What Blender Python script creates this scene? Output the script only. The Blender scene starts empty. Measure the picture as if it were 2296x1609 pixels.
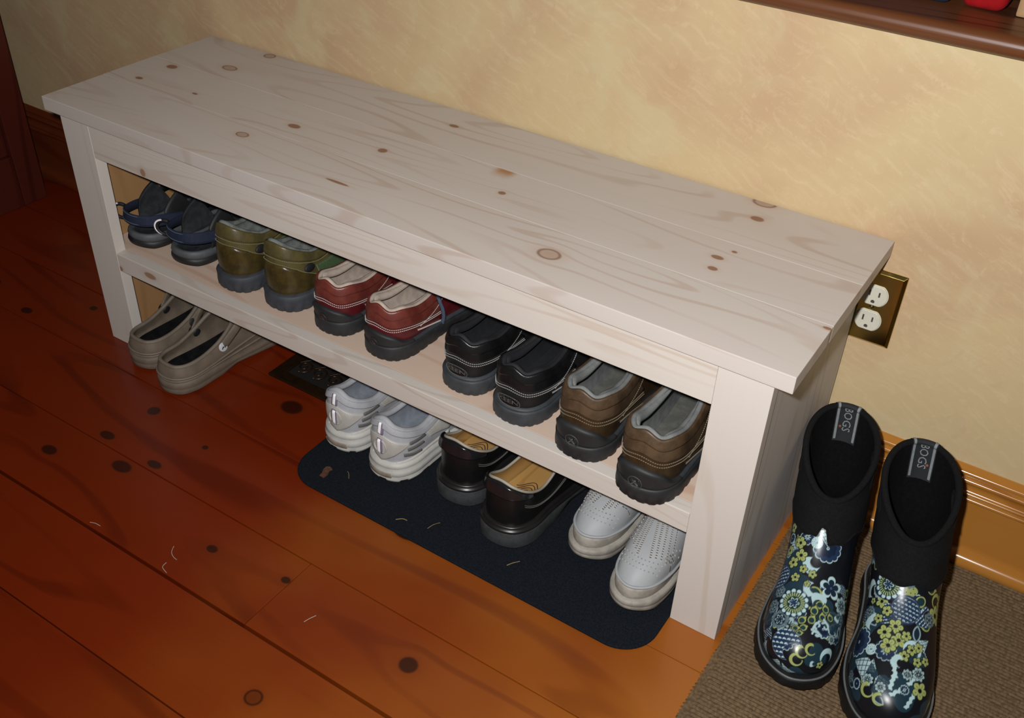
import bpy, bmesh, math, random
import numpy as np
from mathutils import Vector, Matrix
from mathutils.bvhtree import BVHTree

random.seed(7); np.random.seed(7)
SC = bpy.context.scene
COL = SC.collection
PI = math.pi

# ------------------------------------------------------------------ camera
F_PX, W_PX = 2280.58, 2296.0
CAM = np.array([1.4027, -0.8903, 1.0897])
YAW, PIT, ROL = 0.5529, -0.6354, 0.0437
fw = np.array([-math.sin(YAW)*math.cos(PIT), math.cos(YAW)*math.cos(PIT), math.sin(PIT)])
r0 = np.array([math.cos(YAW), math.sin(YAW), 0.0]); u0 = np.cross(r0, fw)
rt = math.cos(ROL)*r0 + math.sin(ROL)*u0; up = -math.sin(ROL)*r0 + math.cos(ROL)*u0
cd = bpy.data.cameras.new('camera'); cam = bpy.data.objects.new('camera', cd); COL.objects.link(cam)
cd.sensor_fit = 'HORIZONTAL'; cd.sensor_width = 36.0; cd.lens = F_PX/W_PX*36.0
cd.clip_start = 0.02
M = Matrix.Identity(4)
for i in range(3):
    M[i][0], M[i][1], M[i][2], M[i][3] = rt[i], up[i], -fw[i], CAM[i]
cam.matrix_world = M
SC.camera = cam

# ------------------------------------------------------------------ world, flash, exposure
wd = bpy.data.worlds.new('room_ambient'); SC.world = wd; wd.use_nodes = True
wd.node_tree.nodes['Background'].inputs[0].default_value = (0.95, 0.80, 0.62, 1)
wd.node_tree.nodes['Background'].inputs[1].default_value = 0.028
fl = bpy.data.lights.new('camera_flash', 'SPOT'); flo = bpy.data.objects.new('camera_flash', fl); COL.objects.link(flo)
fl.energy = 84.0; fl.color = (1.0, 0.99, 0.985); fl.shadow_soft_size = 0.014
fl.spot_size = math.radians(140); fl.spot_blend = 1.0
fpos = CAM - 0.050*rt + 0.045*up + 0.02*fw
ftar = np.array([0.70, 0.349, 0.42])
flo.location = fpos
flo.rotation_euler = Vector(ftar - fpos).to_track_quat('-Z', 'Y').to_euler()
SC.view_settings.view_transform = 'Standard'
SC.view_settings.look = 'None'
SC.view_settings.exposure = 0.0
SC.view_settings.gamma = 1.0
SC.view_settings.use_curve_mapping = False

# ------------------------------------------------------------------ dimensions
BW, BD, BH, BT = 1.187, 0.3455, 0.431, 0.0225      # bench body width, depth, underside height, top thickness
OX, OY, LW = 0.0224, 0.0095, 0.0655
ZR1, ZR0, ZA = 0.196, 0.1625, 0.370
WALL = 0.349

# ------------------------------------------------------------------ node helpers
def newmat(name):
    m = bpy.data.materials.new(name); m.use_nodes = True
    nt = m.node_tree
    return m, nt, nt.nodes['Principled BSDF']
def inp(nt, sock, v):
    if isinstance(v, bpy.types.NodeSocket): nt.links.new(v, sock)
    elif isinstance(v, (tuple, list)) and len(v) == 3 and sock.type == 'RGBA': sock.default_value = (*v, 1)
    else: sock.default_value = v
def math_(nt, op, a, b=None, c=None, clamp=False):
    n = nt.nodes.new('ShaderNodeMath'); n.operation = op; n.use_clamp = clamp
    inp(nt, n.inputs[0], a)
    if b is not None: inp(nt, n.inputs[1], b)
    if c is not None: inp(nt, n.inputs[2], c)
    return n.outputs[0]
def mix_(nt, f, a, b, mode='MIX'):
    n = nt.nodes.new('ShaderNodeMix'); n.data_type = 'RGBA'; n.blend_type = mode
    inp(nt, n.inputs[0], f); inp(nt, n.inputs[6], a); inp(nt, n.inputs[7], b)
    return n.outputs[2]
def ramp_(nt, f, lo, hi, a=0.0, b=1.0):
    n = nt.nodes.new('ShaderNodeMapRange'); n.interpolation_type = 'SMOOTHSTEP'
    inp(nt, n.inputs[0], f); n.inputs[1].default_value = lo; n.inputs[2].default_value = hi
    n.inputs[3].default_value = a; n.inputs[4].default_value = b
    return n.outputs[0]
def noise_(nt, vec, scale=5, detail=3, rough=.5, dist=0.0):
    n = nt.nodes.new('ShaderNodeTexNoise')
    if vec is not None: nt.links.new(vec, n.inputs['Vector'])
    n.inputs['Scale'].default_value = scale; n.inputs['Detail'].default_value = detail
    n.inputs['Roughness'].default_value = rough; n.inputs['Distortion'].default_value = dist
    return n.outputs[0]
def comb_(nt, x, y, z):
    n = nt.nodes.new('ShaderNodeCombineXYZ')
    inp(nt, n.inputs[0], x); inp(nt, n.inputs[1], y); inp(nt, n.inputs[2], z)
    return n.outputs[0]
def pos_(nt, which='Object'):
    if which == 'World':
        v = nt.nodes.new('ShaderNodeNewGeometry').outputs['Position']
    else:
        v = nt.nodes.new('ShaderNodeTexCoord').outputs[which]
    s = nt.nodes.new('ShaderNodeSeparateXYZ'); nt.links.new(v, s.inputs[0])
    return v, s.outputs[0], s.outputs[1], s.outputs[2]
def bump_(nt, b, h, strength=.3, dist=.001):
    n = nt.nodes.new('ShaderNodeBump'); n.inputs['Strength'].default_value = strength
    n.inputs['Distance'].default_value = dist
    nt.links.new(h, n.inputs['Height']); nt.links.new(n.outputs[0], b.inputs['Normal'])

def pbr(name, col, rough=.5, var=0.25, vscale=40, bump=0.0, bscale=300, spec=.5, metal=0.0, coat=0.0, sheen=0.0, col2=None):
    m, nt, b = newmat(name)
    v, x, y, z = pos_(nt)
    n = noise_(nt, v, vscale, 4, .6)
    c2 = col2 if col2 else tuple(c*(1-var) for c in col)
    f = ramp_(nt, n, .35, .65)
    inp(nt, b.inputs['Base Color'], mix_(nt, f, col, c2))
    b.inputs['Roughness'].default_value = rough
    b.inputs['Specular IOR Level'].default_value = spec
    b.inputs['Metallic'].default_value = metal
    b.inputs['Coat Weight'].default_value = coat
    b.inputs['Coat Roughness'].default_value = .15
    if sheen:
        b.inputs['Sheen Weight'].default_value = sheen
    if bump:
        bump_(nt, b, noise_(nt, v, bscale, 3, .6), bump, .0006)
    return m

def knot_field(nt, x, y, knots):
    """knots: (x, y, rx, ry, kind) in the plane; returns warp, halo, core, ring sockets"""
    warp = halo = core = ring = None
    def acc(a, b): return b if a is None else math_(nt, 'ADD', a, b)
    for kx, ky, rx, ry, kind in knots:
        dy0 = math_(nt, 'SUBTRACT', y, ky)
        dx = math_(nt, 'DIVIDE', math_(nt, 'SUBTRACT', x, kx), rx)
        dy = math_(nt, 'DIVIDE', dy0, ry)
        d2 = math_(nt, 'ADD', math_(nt, 'MULTIPLY', dx, dx), math_(nt, 'MULTIPLY', dy, dy))
        h = math_(nt, 'EXPONENT', math_(nt, 'MULTIPLY', d2, -0.22))
        warp = acc(warp, math_(nt, 'MULTIPLY', dy0, h))
        c = ramp_(nt, d2, 1.15, .55)
        hs = math_(nt, 'EXPONENT', math_(nt, 'MULTIPLY', d2, -0.6))
        halo = acc(halo, hs)
        core = acc(core, c if kind != 'ring' else math_(nt, 'MULTIPLY', c, .35))
        if kind == 'ring':
            i = ramp_(nt, d2, .75, .35)
            ring = acc(ring, math_(nt, 'SUBTRACT', c, i))
    if ring is None: ring = math_(nt, 'MULTIPLY', core, 0.0)
    return warp, halo, core, ring

def wood(name, light, dark, along='x', across='y', where='World', rings=11.0, knots=(), knotcol=(.16, .06, .025), rough=.55,
         contrast=.6, fine=.35, coat=0.0, halocol=None, random_obj=True, bump=.15, stretch=1.1, cross=8.0, spec=.4, falloff_tone=None, patch=None):
    m, nt, b = newmat(name)
    v, x, y, z = pos_(nt, where)
    ax = dict(x=x, y=y, z=z); A, B = ax[along], ax[across]
    third = ax[[k for k in 'xyz' if k not in (along, across)][0]]
    rnd = 0.0
    if random_obj:
        oi = nt.nodes.new('ShaderNodeObjectInfo'); rnd = math_(nt, 'MULTIPLY', oi.outputs['Random'], 17.0)
    g = B
    if knots:
        warp, halo, core, ring = knot_field(nt, A, B, knots)
        g = math_(nt, 'SUBTRACT', B, math_(nt, 'MULTIPLY', warp, .72))
    vec = comb_(nt, math_(nt, 'MULTIPLY', A, stretch), math_(nt, 'MULTIPLY', g, cross), math_(nt, 'ADD', math_(nt, 'MULTIPLY', third, cross), rnd))
    fld = noise_(nt, vec, 1.0, 1.5, .35)
    s = math_(nt, 'SINE', math_(nt, 'MULTIPLY', fld, rings*2*PI))
    lines = ramp_(nt, s, .62, 1.0)
    vec2 = comb_(nt, math_(nt, 'MULTIPLY', A, 6.0), math_(nt, 'MULTIPLY', g, 260.0), math_(nt, 'MULTIPLY', third, 60.0))
    fib = noise_(nt, vec2, 1.0, 3, .6)
    vec3 = comb_(nt, math_(nt, 'MULTIPLY', A, 3.0), math_(nt, 'MULTIPLY', g, 16.0), math_(nt, 'ADD', third, rnd))
    big = noise_(nt, vec3, 1.0, 2, .5)
    amp = math_(nt, 'MULTIPLY', ramp_(nt, big, .3, .65), contrast)
    f = math_(nt, 'ADD', math_(nt, 'MULTIPLY', lines, amp), math_(nt, 'MULTIPLY', math_(nt, 'SUBTRACT', fib, .5), fine), clamp=True)
    c = mix_(nt, f, light, dark)
    tint = tuple(.8*a + .2*d for a, d in zip(light, dark))
    c = mix_(nt, ramp_(nt, noise_(nt, vec3, .5, 2, .5), .4, .7, 0, .8), c, mix_(nt, f, tint, dark))
    if where == 'World' and patch:
        px, py, sx, sy = patch
        g1 = math_(nt, 'EXPONENT', math_(nt, 'MULTIPLY', math_(nt, 'POWER', math_(nt, 'ABSOLUTE', math_(nt, 'DIVIDE', math_(nt, 'SUBTRACT', A, px), sx)), 4.0), -1.0))
        g2 = ramp_(nt, B, py-sy, py-.1*sy); g3 = ramp_(nt, B, py+.0006, py)
        c = mix_(nt, math_(nt, 'MULTIPLY', math_(nt, 'MULTIPLY', g1, g2), math_(nt, 'MULTIPLY', g3, ramp_(nt, fib, .2, .7, .6, 1))), c, (.37, .175, .055))
    if falloff_tone:   # flash falloff painted into the boards: dark red at left, honey towards the right
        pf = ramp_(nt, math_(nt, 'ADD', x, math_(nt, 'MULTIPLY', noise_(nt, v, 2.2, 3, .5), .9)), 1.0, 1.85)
        c = mix_(nt, pf, c, mix_(nt, f, *falloff_tone))
    if knots:
        hc = halocol if halocol else tuple(.55*a + .45*d for a, d in zip(dark, knotcol))
        c = mix_(nt, math_(nt, 'MULTIPLY', halo, .55, clamp=True), c, hc)
        c = mix_(nt, math_(nt, 'MULTIPLY', core, .85, clamp=True), c, knotcol)
        c = mix_(nt, math_(nt, 'MULTIPLY', ring, .9, clamp=True), c, tuple(k*.8 for k in knotcol))
    inp(nt, b.inputs['Base Color'], c)
    b.inputs['Roughness'].default_value = rough; b.inputs['Specular IOR Level'].default_value = spec
    b.inputs['Coat Weight'].default_value = coat; b.inputs['Coat Roughness'].default_value = .12
    if bump: bump_(nt, b, fib, bump, .0004)
    return m

# ------------------------------------------------------------------ materials
PINE_L, PINE_D = (.55, .50, .46), (.42, .31, .24)
TOPKNOTS = [(.129, .335, .012, .010, 'ring'), (.117, .253, .016, .010, 'ring'), (.039, .198, .011, .008, 'k'), (.036, .132, .008, .005, 'k'),
            (.155, .141, .006, .003, 'k'), (.324, .076, .012, .008, 'ring'), (.363, .144, .012, .007, 'k'), (.521, .158, .008, .007, 'k'),
            (.552, .291, .009, .005, 'k'), (.732, .152, .006, .005, 'k'), (.868, .052, .017, .013, 'ring'), (1.033, .343, .018, .013, 'ring'),
            (1.042, .294, .010, .007, 'k'), (1.052, .195, .004, .003, 'k'), (1.040, .170, .009, .005, 'k'), (1.046, .142, .007, .005, 'k'),
            (.535, .043, .022, .003, 'k'), (1.205, .100, .006, .003, 'k')]
m_top = wood('pickled_pine_top', PINE_L, PINE_D, knots=[k for k in TOPKNOTS], knotcol=(.22, .10, .05), rings=15, contrast=.5, fine=.2,
             halocol=(.46, .31, .22), rough=.5, cross=9, stretch=1.3, patch=(.700, .2142, .0155, .032))
m_rail = wood('pickled_pine_rail', (.61, .56, .505), (.48, .37, .29), across='z', knots=[(.178, .378, .006, .007, 'k'), (.144, .181, .015, .006, 'k'), (.068, .168, .006, .005, 'k')],
              knotcol=(.30, .17, .09), rings=16, contrast=.5, fine=.2, cross=13)
m_leg = wood('pickled_pine_leg', (.60, .55, .50), (.48, .39, .31), along='z', across='x', rings=7, contrast=.35, fine=.25)
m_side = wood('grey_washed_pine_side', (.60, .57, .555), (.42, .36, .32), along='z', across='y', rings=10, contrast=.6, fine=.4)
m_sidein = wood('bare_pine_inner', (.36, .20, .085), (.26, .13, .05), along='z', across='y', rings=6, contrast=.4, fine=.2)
m_shelf = wood('pickled_pine_shelf', (.62, .47, .37), (.48, .28, .18), rings=8, contrast=.55, fine=.25)

FKNOTS = [(.224, -.102, .012, .011, 'k'), (.401, .037, .022, .017, 'k'), (.212, -.186, .016, .009, 'k'), (.167, -.261, .016, .010, 'k'),
          (.289, -.222, .020, .012, 'k'), (.326, -.190, .015, .008, 'k'), (.360, -.117, .006, .005, 'k'), (.529, -.263, .010, .007, 'k'),
          (.654, -.246, .008, .006, 'k'), (.879, -.261, .014, .013, 'k'), (.752, -.407, .013, .012, 'ring'), (.734, -.085, .018, .008, 'k'),
          (-.196, -.038, .014, .009, 'k'), (-.103, .039, .009, .007, 'k'), (-.33, -.01, .014, .009, 'k'), (1.17, .105, .010, .007, 'k')]
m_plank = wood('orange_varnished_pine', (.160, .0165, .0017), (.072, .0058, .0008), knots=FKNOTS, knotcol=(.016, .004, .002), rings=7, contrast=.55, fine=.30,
               halocol=(.12, .018, .002), rough=.33, coat=.12, cross=6, stretch=.9, bump=.06, falloff_tone=((.36, .118, .012), (.21, .05, .005)))
m_gap = pbr('dark_subfloor', (.012, .006, .004), .9)
m_base = wood('golden_varnished_trim', (.43, .18, .032), (.28, .09, .013), across='z', rings=6, contrast=.5, fine=.35, rough=.16, coat=.7, spec=.6, bump=.10)
m_basel = wood('falloff_dark_trim', (.135, .028, .008), (.075, .013, .005), across='z', rings=6, contrast=.5, fine=.35, rough=.3, coat=.2, bump=.10)  # golden trim darkened and reddened: weak flash at the left put into its colour
m_ledge = wood('dark_stained_ledge', (.12, .040, .013), (.036, .012, .006), across='z', rings=9, contrast=.9, fine=.9, rough=.38, coat=.15, bump=.6)
m_cab = wood('dark_cabinet_wood', (.075, .013, .007), (.035, .006, .004), along='z', across='y', rings=6, contrast=.6, fine=.4, rough=.35)
m_niche = pbr('niche_dark', (.03, .02, .015), .8)

def wall_mat():
    m, nt, b = newmat('ragged_ochre_wall')
    v, x, y, z = pos_(nt, 'World')
    n1 = noise_(nt, v, 3.2, 4, .55, .6); n2 = noise_(nt, v, 6.5, 3, .55, 1.2)
    n3 = noise_(nt, v, 11, 4, .6, 2.5)
    c = mix_(nt, ramp_(nt, n1, .36, .64), (.56, .425, .235), (.50, .335, .195))
    c = mix_(nt, ramp_(nt, n2, .52, .72, 0, .65), c, (.56, .47, .275))
    br = noise_(nt, comb_(nt, math_(nt, 'ADD', math_(nt, 'MULTIPLY', x, 26.0), math_(nt, 'MULTIPLY', n3, 5.0)), 0.0,
                          math_(nt, 'ADD', math_(nt, 'MULTIPLY', z, 90.0), math_(nt, 'ADD', math_(nt, 'MULTIPLY', n1, 9.0), math_(nt, 'MULTIPLY', x, 45.0)))), 1.0, 4, .65)
    c = mix_(nt, ramp_(nt, br, .45, .75, 0, .42), c, (.66, .52, .33))
    c = mix_(nt, ramp_(nt, n3, .55, .8, 0, .22), c, (.45, .29, .19))
    inp(nt, b.inputs['Base Color'], c); b.inputs['Roughness'].default_value = .62
    b.inputs['Specular IOR Level'].default_value = .3
    bump_(nt, b, br, .25, .0008)
    return m
m_wall = wall_mat()

# ------------------------------------------------------------------ mesh helpers
def link(name, me, parent=None, loc=None):
    o = bpy.data.objects.new(name, me); COL.objects.link(o)
    if parent: o.parent = parent
    if loc is not None: o.location = loc
    return o
def obj(name, V, F, mat, parent=None, smooth=True, mir=False, midx=None):
    V = np.asarray(V, float).reshape(-1, 3).copy()
    if mir:
        V[:, 0] *= -1; F = [tuple(reversed(f)) for f in F]
    me = bpy.data.meshes.new(name); me.from_pydata(V.tolist(), [], [tuple(int(i) for i in f) for f in F])
    for m in (mat if isinstance(mat, (list, tuple)) else [mat]): me.materials.append(m)
    if smooth: me.polygons.foreach_set('use_smooth', [True]*len(me.polygons))
    if midx is not None: me.polygons.foreach_set('material_index', midx)
    me.update()
    return link(name, me, parent)
def thing(name, label, cat, loc=(0, 0, 0), rz=0.0, group=None):
    o = bpy.data.objects.new(name, None); COL.objects.link(o)
    o.location = loc; o.rotation_euler = (0, 0, rz); o.empty_display_size = .05
    o['label'] = label; o['category'] = cat
    if group: o['group'] = group
    return o
def tag(o, label, cat, group=None):
    o['label'] = label; o['category'] = cat
    if group: o['group'] = group
    return o
def structure(o):
    o['kind'] = 'structure'; return o
def box_me(name, x0, x1, y0, y1, z0, z1, mat, bev=.0012, seg=2):
    bm = bmesh.new()
    r = bmesh.ops.create_cube(bm, size=1.0)
    for v in bm.verts:
        v.co = Vector(((x0+x1)/2 + v.co.x*(x1-x0), (y0+y1)/2 + v.co.y*(y1-y0), (z0+z1)/2 + v.co.z*(z1-z0)))
    if bev: bmesh.ops.bevel(bm, geom=list(bm.edges), offset=bev, segments=seg, affect='EDGES', profile=.6)
    me = bpy.data.meshes.new(name); bm.to_mesh(me); bm.free()
    me.materials.append(mat)
    return me
def box(name, x0, x1, y0, y1, z0, z1, mat, parent=None, bev=.0012):
    return link(name, box_me(name, x0, x1, y0, y1, z0, z1, mat, bev), parent)
class MB:
    def __init__(s): s.V = []; s.F = []; s.n = 0; s.m = []
    def add(s, V, F, m=0):
        V = np.asarray(V, float).reshape(-1, 3); s.V.append(V); n = s.n
        s.F += [tuple(int(i)+n for i in f) for f in F]; s.m += [m]*len(F); s.n += len(V); return s
    def build(s, name, mat, parent=None, smooth=True, mir=False):
        return obj(name, np.concatenate(s.V), s.F, mat, parent, smooth, mir, s.m)
def gridF(nu, nv, cu=False, cv=False):
    F = []
    for i in range(nu if cu else nu-1):
        for j in range(nv if cv else nv-1):
            a = i*nv+j; b = ((i+1) % nu)*nv+j; c = ((i+1) % nu)*nv+(j+1) % nv; d = i*nv+(j+1) % nv
            F.append((a, b, c, d))
    return F
def tube(P, r, n=8, closed=False, flat=None, upv=None):
    P = np.asarray(P, float); k = len(P)
    T = np.roll(P, -1, 0)-np.roll(P, 1, 0)
    if not closed: T[0] = P[1]-P[0]; T[-1] = P[-1]-P[-2]
    T /= np.linalg.norm(T, axis=1)[:, None]+1e-12
    if upv is None:
        N = np.zeros_like(P); a = np.array([0, 0, 1.0]) if abs(T[0][2]) < .9 else np.array([1.0, 0, 0])
        N[0] = a-T[0]*(a@T[0]); N[0] /= np.linalg.norm(N[0])
        for i in range(1, k):
            w = N[i-1]-T[i]*(N[i-1]@T[i]); N[i] = w/(np.linalg.norm(w)+1e-12)
    else:
        N = np.broadcast_to(np.asarray(upv, float), P.shape).copy()
        N -= T*np.sum(N*T, 1)[:, None]; N /= np.linalg.norm(N, axis=1)[:, None]+1e-12
    B = np.cross(T, N)
    a = np.linspace(0, 2*PI, n, endpoint=False)
    rr = np.broadcast_to(np.asarray(r, float), (k,))
    fx, fy = flat if flat else (1, 1)
    V = P[:, None, :] + rr[:, None, None]*(fx*np.cos(a)[None, :, None]*B[:, None, :] + fy*np.sin(a)[None, :, None]*N[:, None, :])
    F = gridF(k, n, closed, True)
    V = V.reshape(-1, 3)
    if not closed:
        F = F + [tuple(range(n))[::-1], tuple(range((k-1)*n, k*n))]
        F = [f for f in F]
    return V, [tuple(reversed(f)) for f in F]
def crv(P, n=40, closed=False):
    """Catmull-Rom through P"""
    P = np.asarray(P, float); k = len(P); out = []
    t = np.linspace(0, k if closed else k-1, n, endpoint=not closed)
    for q in t:
        i = int(math.floor(q)); u = q-i
        if not closed and i >= k-1: i, u = k-2, 1.0
        g = (lambda j: P[j % k]) if closed else (lambda j: P[min(max(j, 0), k-1)])
        a, b, c, d = g(i-1), g(i), g(i+1), g(i+2)
        out.append(.5*((2*b)+(-a+c)*u+(2*a-5*b+4*c-d)*u*u+(-a+3*b-3*c+d)*u**3))
    return np.array(out)
def disc(c, n, r, th=.0015, seg=20, rx=None, upv=(0, 0, 1)):
    """domed disc: centre c, normal n"""
    c = np.asarray(c, float); n = np.asarray(n, float); n = n/np.linalg.norm(n)
    a = np.cross(np.asarray(upv, float), n); a /= np.linalg.norm(a)+1e-12; b = np.cross(n, a)
    V = []; ang = np.linspace(0, 2*PI, seg, endpoint=False); rx = rx or r
    for (k, h) in ((1.0, -.0006), (1.0, th*.6), (.85, th), (.0001, th)):
        for t in ang: V.append(c + a*rx*k*math.cos(t) + b*r*k*math.sin(t) + n*h)
    F = []
    for i in range(3):
        for j in range(seg): F.append((i*seg+j, i*seg+(j+1) % seg, (i+1)*seg+(j+1) % seg, (i+1)*seg+j))
    return np.array(V), F

# ------------------------------------------------------------------ surface class used for footwear
class Surf:
    def __init__(s, C, bez=True):
        s.C = np.asarray(C, float); s.bez = bez; s.K, s.N = s.C.shape[:2]
    def th(s, t):
        t = np.asarray(t, float) % 1.0*s.N; i = np.floor(t).astype(int); u = (t-i)[None, :, None]
        g = lambda d: s.C[:, (i+d) % s.N]
        a, b, c, d = g(-1), g(0), g(1), g(2)
        return .5*((2*b)+(-a+c)*u+(2*a-5*b+4*c-d)*u*u+(-a+3*b-3*c+d)*u**3)
    def ev(s, t, v):
        t, v = np.broadcast_arrays(np.asarray(t, float), np.asarray(v, float)); sh = t.shape
        t = t.ravel(); v = v.ravel(); Q = s.th(t)
        if s.bez:
            w = v[:, None]; o = 1-w
            P = o**3*Q[0]+3*o*o*w*Q[1]+3*o*w*w*Q[2]+w**3*Q[3]
        else:
            q = np.clip(v, 0, 1)*(s.K-1); i = np.clip(np.floor(q).astype(int), 0, s.K-2); u = (q-i)[:, None]
            m = np.arange(len(t)); g = lambda d: Q[np.clip(i+d, 0, s.K-1), m]
            a, b, c, d = g(-1), g(0), g(1), g(2)
            P = .5*((2*b)+(-a+c)*u+(2*a-5*b+4*c-d)*u*u+(-a+3*b-3*c+d)*u**3)
        return P.reshape(sh+(3,))
    def nr(s, t, v):
        h = 2e-3
        v = np.asarray(v, float); v0 = np.clip(v-h, 0, 1); v1 = np.clip(v+h, 0, 1)
        dt = s.ev(np.asarray(t)+h, v)-s.ev(np.asarray(t)-h, v); dv = s.ev(t, v1)-s.ev(t, v0)
        n = np.cross(dt, dv); return n/(np.linalg.norm(n, axis=-1, keepdims=True)+1e-12)
    def off(s, t, v, d):
        d = np.asarray(d, float)
        return s.ev(t, v)+s.nr(t, v)*(d[..., None] if d.ndim else d)

def fn(x): return x if callable(x) else (lambda t: np.full_like(np.asarray(t, float), x))
def panel(S, t0, t1, lo, hi, off=.0012, nt=48, nv=10, closed=False):
    """a raised patch of the surface with tucked edges"""
    t = np.linspace(t0, t1, nt, endpoint=not closed)
    lo, hi = fn(lo)(t), fn(hi)(t)
    if not closed: t = np.concatenate([[t[0]], t, [t[-1]]]); lo = np.concatenate([[lo[0]], lo, [lo[-1]]]); hi = np.concatenate([[hi[0]], hi, [hi[-1]]])
    s = np.concatenate([[0], np.linspace(0, 1, nv), [1]])
    v = lo[:, None]+(hi-lo)[:, None]*s[None, :]
    d = np.full(v.shape, off); d[:, 0] = d[:, -1] = -.0008
    d[:, 1] *= .75; d[:, -2] *= .75
    if not closed: d[0, :] = d[-1, :] = -.0008
    V = S.off(np.repeat(t[:, None], len(s), 1), v, d)
    return V.reshape(-1, 3), gridF(len(t), len(s), closed)
def stitches(S, t, v, gap=.0032, ln=.0021, w=.0006, off=.0014):
    t = np.asarray(t, float); v = np.asarray(v, float)
    P = S.off(t, v, off); N = S.nr(t, v)
    L = np.concatenate([[0], np.cumsum(np.linalg.norm(np.diff(P, axis=0), axis=1))])
    mb = MB(); q = np.arange(gap*.5, L[-1], gap)
    ip = lambda a: np.stack([np.interp(q, L, a[:, k]) for k in range(3)], 1)
    C = ip(P); n = ip(N); A = np.stack([np.interp(q+ln*.5, L, P[:, k]) for k in range(3)], 1)-np.stack([np.interp(q-ln*.5, L, P[:, k]) for k in range(3)], 1)
    for c, a, k in zip(C, A, n):
        l = np.linalg.norm(a)
        if l < 1e-6: continue
        a = a/l; b = np.cross(k, a); b /= np.linalg.norm(b)+1e-12
        V = [c+a*sx*ln/2+b*sy*w*.5+k*sz for sx in (-1, 1) for sy in (-1, 1) for sz in (-.0004, .0006)]
        mb.add(V, [(0, 1, 3, 2), (4, 6, 7, 5), (0, 4, 5, 1), (2, 3, 7, 6), (1, 5, 7, 3), (0, 2, 6, 4)])
    return mb
def surf_text(txt, S, tc, vc, size, off, mir=False, rot=0.0, font_off=0.0):
    """flat lettering projected onto the surface; returns V, F"""
    cu = bpy.data.curves.new('lettering', 'FONT'); cu.body = txt; cu.align_x = 'CENTER'; cu.align_y = 'CENTER'; cu.size = size
    cu.resolution_u = 2
    if font_off: cu.offset = font_off
    to = bpy.data.objects.new('lettering', cu)
    me = bpy.data.meshes.new_from_object(to)
    V = np.array([v.co[:] for v in me.vertices]); F = [tuple(p.vertices) for p in me.polygons]
    bpy.data.objects.remove(to); bpy.data.meshes.remove(me); bpy.data.curves.remove(cu)
    return V, F

FY = np.array([0, .03, .12, .27, .44, .61, .78, .93, 1.0, .95, .82, .66, .47, .28, .12, .03])
FX = np.array([0, .076, .115, .116, .118, .128, .131, .098, .012, -.080, -.124, -.127, -.110, -.105, -.112, -.076])
def foot_outline(L, wmul=1.0):
    return np.stack([FX*L*wmul, FY*L, np.zeros(16)], 1)
def outn(B):
    T = np.roll(B, -1, 0)-np.roll(B, 1, 0); N = np.stack([T[:, 1], -T[:, 0], np.zeros(len(B))], 1)
    return N/(np.linalg.norm(N, axis=1)[:, None]+1e-12)
def per(A, t):
    """periodic catmull-rom of an (N,k) array at t in [0,1)"""
    A = np.asarray(A, float); A2 = A.reshape(len(A), -1); S = Surf(np.pad(A2, ((0, 0), (0, max(0, 3-A2.shape[1]))))[None, :, :3], False)
    R_ = S.th(np.asarray(t))[0]; return R_[:, 0] if A.ndim == 1 else R_[:, :A2.shape[1]]

RY0 = np.array([.030, .040, .100, .21, .33, .44, .52, .57, .585]); RX0 = np.array([0, .058, .094, .099, .090, .071, .050, .024, 0])
RZ0 = np.array([.078, .076, .070, .060, .061, .072, .082, .087, .088])
WT = np.array([0, 0, 0, .1, .35, .7, .95, 1, 1])
def mirror9(a, sgn=1): return np.concatenate([a, sgn*a[7:0:-1]])

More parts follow.
